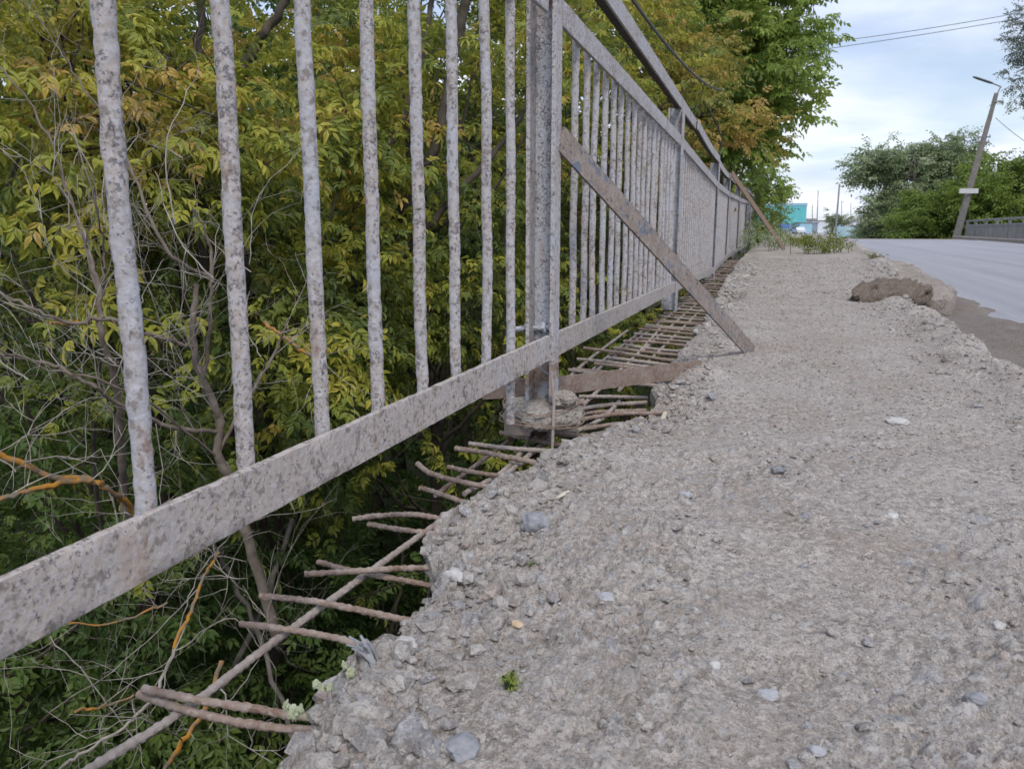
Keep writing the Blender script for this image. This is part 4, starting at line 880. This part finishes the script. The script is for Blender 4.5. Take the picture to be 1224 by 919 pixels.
# ================================================================== RIGHT SIDE: barrier, lamp, wires
M_barr = simple('grey_weathered_barrier', (.20, .20, .20), (.28, .275, .265), 2, .85, .2, .004, 30)
M_pole = simple('concrete_pole', (.17, .155, .14), (.24, .22, .20), 4, .9, .2, .006, 30)
A_, B_ = np.array([7.5, 17., -.06]), np.array([8.35, 46.5, -.14]); bar = empty('roadside_railing', A_, 'grey railing along the far side of the road at the right edge', 'railing'); n = 12; D_ = (B_-A_)
for i in range(n+1):
    p = A_+D_*i/n; mb = MB(); box(mb, p+(0, 0, .43), (.10, .12, .92), bev=.01); mb.build('post', M_barr, bar)
for zz, hh in ((.10, .07), (.64, .07), (.86, .09)):
    mb = MB(); sweep(mb, rrect(.05, hh, .008), seg(A_+(0, 0, zz), B_+(0, 0, zz), 14)); mb.build('rail', M_barr, bar)
nb = 210; me0 = None
for i in range(nb):
    p = A_+D_*(i+.5)/nb
    if me0 is None: mb = MB(); sweep(mb, circ(.034, 6), seg(p+(0, 0, .10), p+(0, 0, .62), 2)); me0 = mb.build('baluster', M_barr, bar); dz0 = me0.location.copy()
    else: o = me0.copy(); COL.objects.link(o); o.location = dz0+Vector(D_*i/nb)
mb = MB(); kp = seg((7.15, -2, -.04), (8.0, 47, -.10), 60); sweep(mb, rrect(.35, .16, .03), kp, noise=.012, nf=3); mb.build('far_kerb', M_kerb)['kind'] = 'structure'
# leaning lamp post
D0 = 44.; lb = atd(1142, 283, D0); lt = atd(1191, 112, D0); lamp = empty('street_lamp', lb, 'leaning concrete street lamp post with a white plate, beyond the road', 'street lamp')
mb = MB(); sweep(mb, rrect(.34, .30, .05), seg(lb-(0, 0, .3), lt, 20), scale=np.linspace(1, .55, 20), noise=.008, nf=4); mb.build('pole', M_pole, lamp)
h0, h1_ = atd(1196, 104, D0), atd(1184, 99, D0); mb = MB(); sweep(mb, circ(.035, 8), smoothpath([lt-(0, 0, .2), atd(1195, 106, D0), h0, h1_], 5)); mb.build('arm', M_stoned, lamp)
mb = MB(); sweep(mb, [(x*1., y_*.5) for x, y_ in circ(.13, 10)], seg(atd(1187, 100, D0), atd(1163, 92, D0), 12), scale=[.5, .8, .95, 1, 1, 1, 1, 1, 1, .95, .8, .5]); lh = mb.build('lamp_head', M_stoned, lamp)
pl = atd(1158, 228.5, D0-.3); mb = MB(); box(mb, pl, (1.05, .03, .26), YAW, bev=.006); mb.build('sign_plate', simple('white_plate', (.62, .63, .62), (.72, .72, .70), 6), lamp)
for yy in (164, 170):
    q = atd(1142+(283-yy)*.2865, yy, D0); mb = MB(); sweep(mb, circ(.04, 6), seg(q-cr*.36, q+cr*.36, 2)); mb.build('crossbar', M_stoned, lamp)
    for s_ in (-1, 1): mb = MB(); box(mb, q+cr*.33*s_+(0, 0, .07), (.07, .07, .13), bev=.02); mb.build('insulator', M_stonew, lamp)
M_wire = simple('dark_cable', (.10, .10, .11), (.14, .14, .15), 3)
def wire(a_, b_, r_, label, sag=.25, n=24, m=None):
    p = seg(a_, b_, n); p[:, 2] -= sag*(1-np.linspace(-1, 1, n)**2); mb = MB(); sweep(mb, circ(r_, 6), p); return meta(mb.build('overhead_wire', m or M_wire), label, 'wire')
wire(atd(880, 62, 40), atd(1330, -7, 40), .016, 'upper of the two thin overhead wires crossing the sky', .3)
wire(atd(880, 73, 40), atd(1330, 2, 40), .016, 'lower of the two thin overhead wires crossing the sky', .15)
wire(atd(1190, 141, D0), atd(1250, 185, D0-6), .014, 'thin guy wire running down right from the leaning lamp post', .1)
wire(atd(715, -60, 2.8), atd(862, 108, 8.0), .008, 'black cable slanting down through the trees above the hand rail', .10)
wire(atd(876, 150, 14.5), atd(730, 85, 8.5), .005, 'thin grey cable among the yellow leaves above the middle rail', .1)

# ================================================================== DISTANT TOWN
M_tealhaze = simple('hazed_turquoise_cladding', (.13, .50, .54), (.17, .56, .58), .3, .6, .3, .02, 2); M_tealtop = simple('pale_blue_cladding', (.30, .50, .60), (.34, .54, .64), .3, .6)  # distance haze is put into the turquoise as a paler colour
M_blue = simple('blue_sheet', (.10, .22, .55), (.14, .28, .60), 1); M_wht = simple('white_paint', (.62, .66, .72), (.72, .74, .78), 1, .5); M_bluef = simple('pale_blue_fence', (.32, .48, .58), (.42, .58, .66), .8)
M_glass = simple('dark_glass', (.05, .06, .08), (.08, .09, .11), 1, .2, .5)
Db = 230.; c0 = atd(925, 262, Db); bd = empty('warehouse', (c0[0], c0[1], -1), 'turquoise box-shaped shop building in the distance behind the railing end', 'building')
WB = 16.; cx = atd(957, 262, Db)-cr*WB/2; zt = atd(957, 246, Db)[2]; z1 = atd(957, 268, Db)[2]
mb = MB(); box(mb, (cx[0], cx[1]+5, (z1+zt)/2), (WB, 12, zt-z1), YAW*.6, bev=.1); mb.build('wall', M_tealhaze, bd)
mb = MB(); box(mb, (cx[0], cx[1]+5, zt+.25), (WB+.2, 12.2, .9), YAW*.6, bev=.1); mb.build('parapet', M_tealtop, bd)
mb = MB(); box(mb, (cx[0], cx[1]+5.2, (z1-1)/2), (WB-.6, 11.5, z1+1.0), YAW*.6); mb.build('ground_floor', M_wht, bd)
for k in range(6):
    mb = MB(); q = cx-cr*(-6.0+k*2.4)*1+np.array([0, -1.45, 0]); box(mb, (q[0], q[1], .2), (1.7, .15, 1.9), YAW*.6, bev=.02); mb.build('window', M_glass, bd)
for k in range(11):
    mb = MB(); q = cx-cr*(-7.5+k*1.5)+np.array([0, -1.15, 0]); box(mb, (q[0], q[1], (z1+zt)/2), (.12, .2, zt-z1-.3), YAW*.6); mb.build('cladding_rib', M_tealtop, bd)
kq = atd(938, 272, 170); ks = empty('kiosk', (kq[0], kq[1], -.95), 'small blue and white kiosk left of the white car, far away', 'kiosk')
mb = MB(); box(mb, (kq[0], kq[1], .35), (2.6, 2, 1.3), YAW, bev=.05); mb.build('banner', M_blue, ks); mb = MB(); box(mb, (kq[0], kq[1]+.1, -.6), (2.4, 1.8, .8), YAW, bev=.05); mb.build('counter', M_wht, ks)
def car(q, label, body, rz, s=1.):
    e = empty('parked_car', q, label, 'car'); c_, s_ = math.cos(rz), math.sin(rz)
    prof_ = [(-2.1, .35), (-2.15, .75), (-1.9, .95), (-1.15, 1.02), (-.6, 1.42), (.9, 1.45), (1.6, 1.05), (2.1, .95), (2.15, .4)]
    def extr(pr, w_, mat, nm, par):
        mb = MB(); v = []
        for yy, k in ((-w_/2, .94), (-w_/2*.85, 1), (w_/2*.85, 1), (w_/2, .94)):
            for a_, b_ in pr: v.append((yy, a_, b_ if k == 1 else .5+(b_-.5)*k))
        m = len(pr); f = [(i*m+j, i*m+(j+1) % m, (i+1)*m+(j+1) % m, (i+1)*m+j) for i in range(3) for j in range(m)]+[tuple(range(m))[::-1], tuple(3*m+j for j in range(m))]
        v = [(q[0]+c_*a-s_*b, q[1]+s_*a+c_*b, q[2]+z) for a, b, z in v]; mb.add(v, f); return mb.build(nm, mat, par, smooth=False)
    extr(prof_, 1.75, body, 'body', e); extr([(-1.12, 1.03), (-.62, 1.38), (.85, 1.40), (1.5, 1.06)], 1.78, M_glass, 'window', e)
    for sx in (-1, 1):
        for sy in (-1, 1):
            mb = MB(); w_ = np.array([q[0]+c_*sx*.8-s_*sy*1.35, q[1]+s_*sx*.8+c_*sy*1.35, q[2]+.32]); ax = np.array([c_, s_, 0]); sweep(mb, circ(.32, 12), seg(w_-ax*.1, w_+ax*.1, 2)); mb.build('wheel', M_stoned, e)
    for sx in (-1, 1): mb = MB(); box(mb, (q[0]+c_*sx*.62+s_*2.13, q[1]+s_*sx*.62-c_*2.13, q[2]+.72), (.35, .08, .16), rz, bev=.01); mb.build('headlight', M_stonew, e)
    return e
cq = atd(955, 278, 165); cq[2] = -.93; car(cq, 'small white car seen front-on far down the road', M_wht, YAW-.1)
# far fence panels
fl = empty('panel_fence', (*atd(1020, 280, 110)[:2], -.9), 'pale blue panel fence across the far end of the road', 'fence'); xs_ = np.arange(997, 1050, 5.2)
for k, x_ in enumerate(xs_):
    a_ = atd(x_, 280, 110); mb = MB(); box(mb, (a_[0]+.3, a_[1], -.25+.05*(k % 2)), (.56, .06, 1.3), YAW, bev=.01); mb.build('panel', M_bluef if k < 7 else M_leafs if False else M_tealtop, fl)
    mb = MB(); box(mb, (a_[0], a_[1]-.05, -.2), (.07, .07, 1.4), YAW); mb.build('post', M_wht, fl)
lw = empty('low_building', (*atd(975, 275, 200)[:2], -.95), 'long low white and pale teal sheds behind the white car', 'building')
for x_, w_, h_, m_ in ((963, 4.5, 2.4, M_tealtop), (981, 6.0, 2.9, M_wht), (997, 3.4, 2.2, M_bluef), (1008, 3., 2.5, M_wht)):
    a_ = atd(x_, 275, 200); mb = MB(); box(mb, (a_[0], a_[1], -.95+h_/2), (w_, 4, h_), YAW, bev=.05); wl = mb.build('wall', m_, lw); mb = MB(); box(mb, (a_[0], a_[1], -.95+h_+.1), (w_+.3, 4.3, .18), YAW); mb.build('roof', M_barr, lw)
def pole(px_, py0, py1, d_, r_, label, lean=0, arm=0, name='utility_pole'):
    a_, b_ = atd(px_, py0, d_), atd(px_+lean, py1, d_); a_[2] = -1.; e = empty(name, a_, label, 'pole'); mb = MB(); sweep(mb, circ(r_, 8), seg(a_, b_, 6), scale=np.linspace(1, .65, 6)); mb.build('pole', M_stoned if r_ > .14 else M_barr, e)
    if arm: mb = MB(); q = b_-(0, 0, .3); sweep(mb, rrect(.12, .12, .02), seg(q-cr*.1, q+cr*arm, 2)); mb.build('arm', M_stoned, e)
pole(998.5, 280, 220, 105, .15, 'dark utility pole standing behind the far blue fence', 5, .35)
pole(976, 280, 228, 220, .16, 'tallest thin pale pole between the turquoise building and the dark pole', 2, name='thin_pole')
pole(971, 280, 245, 220, .14, 'short thin pole just left of the tall pale pole', 0, name='thin_pole')
pole(1006, 280, 240, 190, .11, 'thin pole right of the dark utility pole', 0, .6, name='thin_pole')
pole(1017, 280, 243, 200, .11, 'thin pole above the middle of the blue fence', 0, name='thin_pole')
pole(1026, 280, 250, 200, .11, 'thin pole near the right end of the blue fence', 0, name='thin_pole')
pole(929, 280, 232, 160, .12, 'thin lamp pole half hidden by leaves beside the turquoise building', 0, name='thin_pole')
# distant low skyline at the horizon
for k, (x_, w_, h_, lab) in enumerate([(962, 9, 5.5, 'far pale flat-roofed block left of the tall pale pole'), (1008, 12, 4.5, 'far pale block behind the dark pole'), (1040, 8, 6.0, 'far pale block at the edge of the willow')]):
    a_ = atd(x_, 272, 420); e = empty('distant_block', (a_[0], a_[1], -1), lab, 'building'); mb = MB(); box(mb, (a_[0], a_[1], -1+h_/2), (w_, 8, h_), YAW, bev=.1); mb.build('wall', M_wht, e)
    mb = MB(); box(mb, (a_[0], a_[1], -1+h_+.2), (w_+.5, 8.5, .4), YAW); mb.build('roof', M_barr, e)
# roadside verge grass on the right, uncountable
rgv = np.random.default_rng(9); N = 2600; ax_, ay_ = rgv.uniform(8.1, 12.5, N), rgv.uniform(26, 56, N); hh = rgv.uniform(.15, .5, N); th = rgv.random(N)*6.28
az_ = np.interp(ay_, [26, 44, 56], [-.28, -.25, -.5])-.05*(ax_-8)
V = np.stack([np.stack([ax_-np.cos(th)*.04, ay_-np.sin(th)*.04, az_-.8], 1), np.stack([ax_+np.cos(th)*.04, ay_+np.sin(th)*.04, az_-.8], 1), np.stack([ax_+rgv.normal(0, .12, N), ay_, az_+hh], 1)], 1).reshape(-1, 3)
o = link('verge_grass', fastmesh('verge_grass', V, np.arange(3*N).reshape(-1, 3), [M_leaf], tone=np.repeat(rgv.uniform(.3, .9, N), 3), smooth=False)); meta(o, 'grass verge behind the roadside railing', 'grass', kind='stuff')
print('TRIS', sum(len(m.polygons)*2 if len(m.polygons) and m.polygons[0].loop_total == 4 else len(m.polygons) for m in bpy.data.meshes))
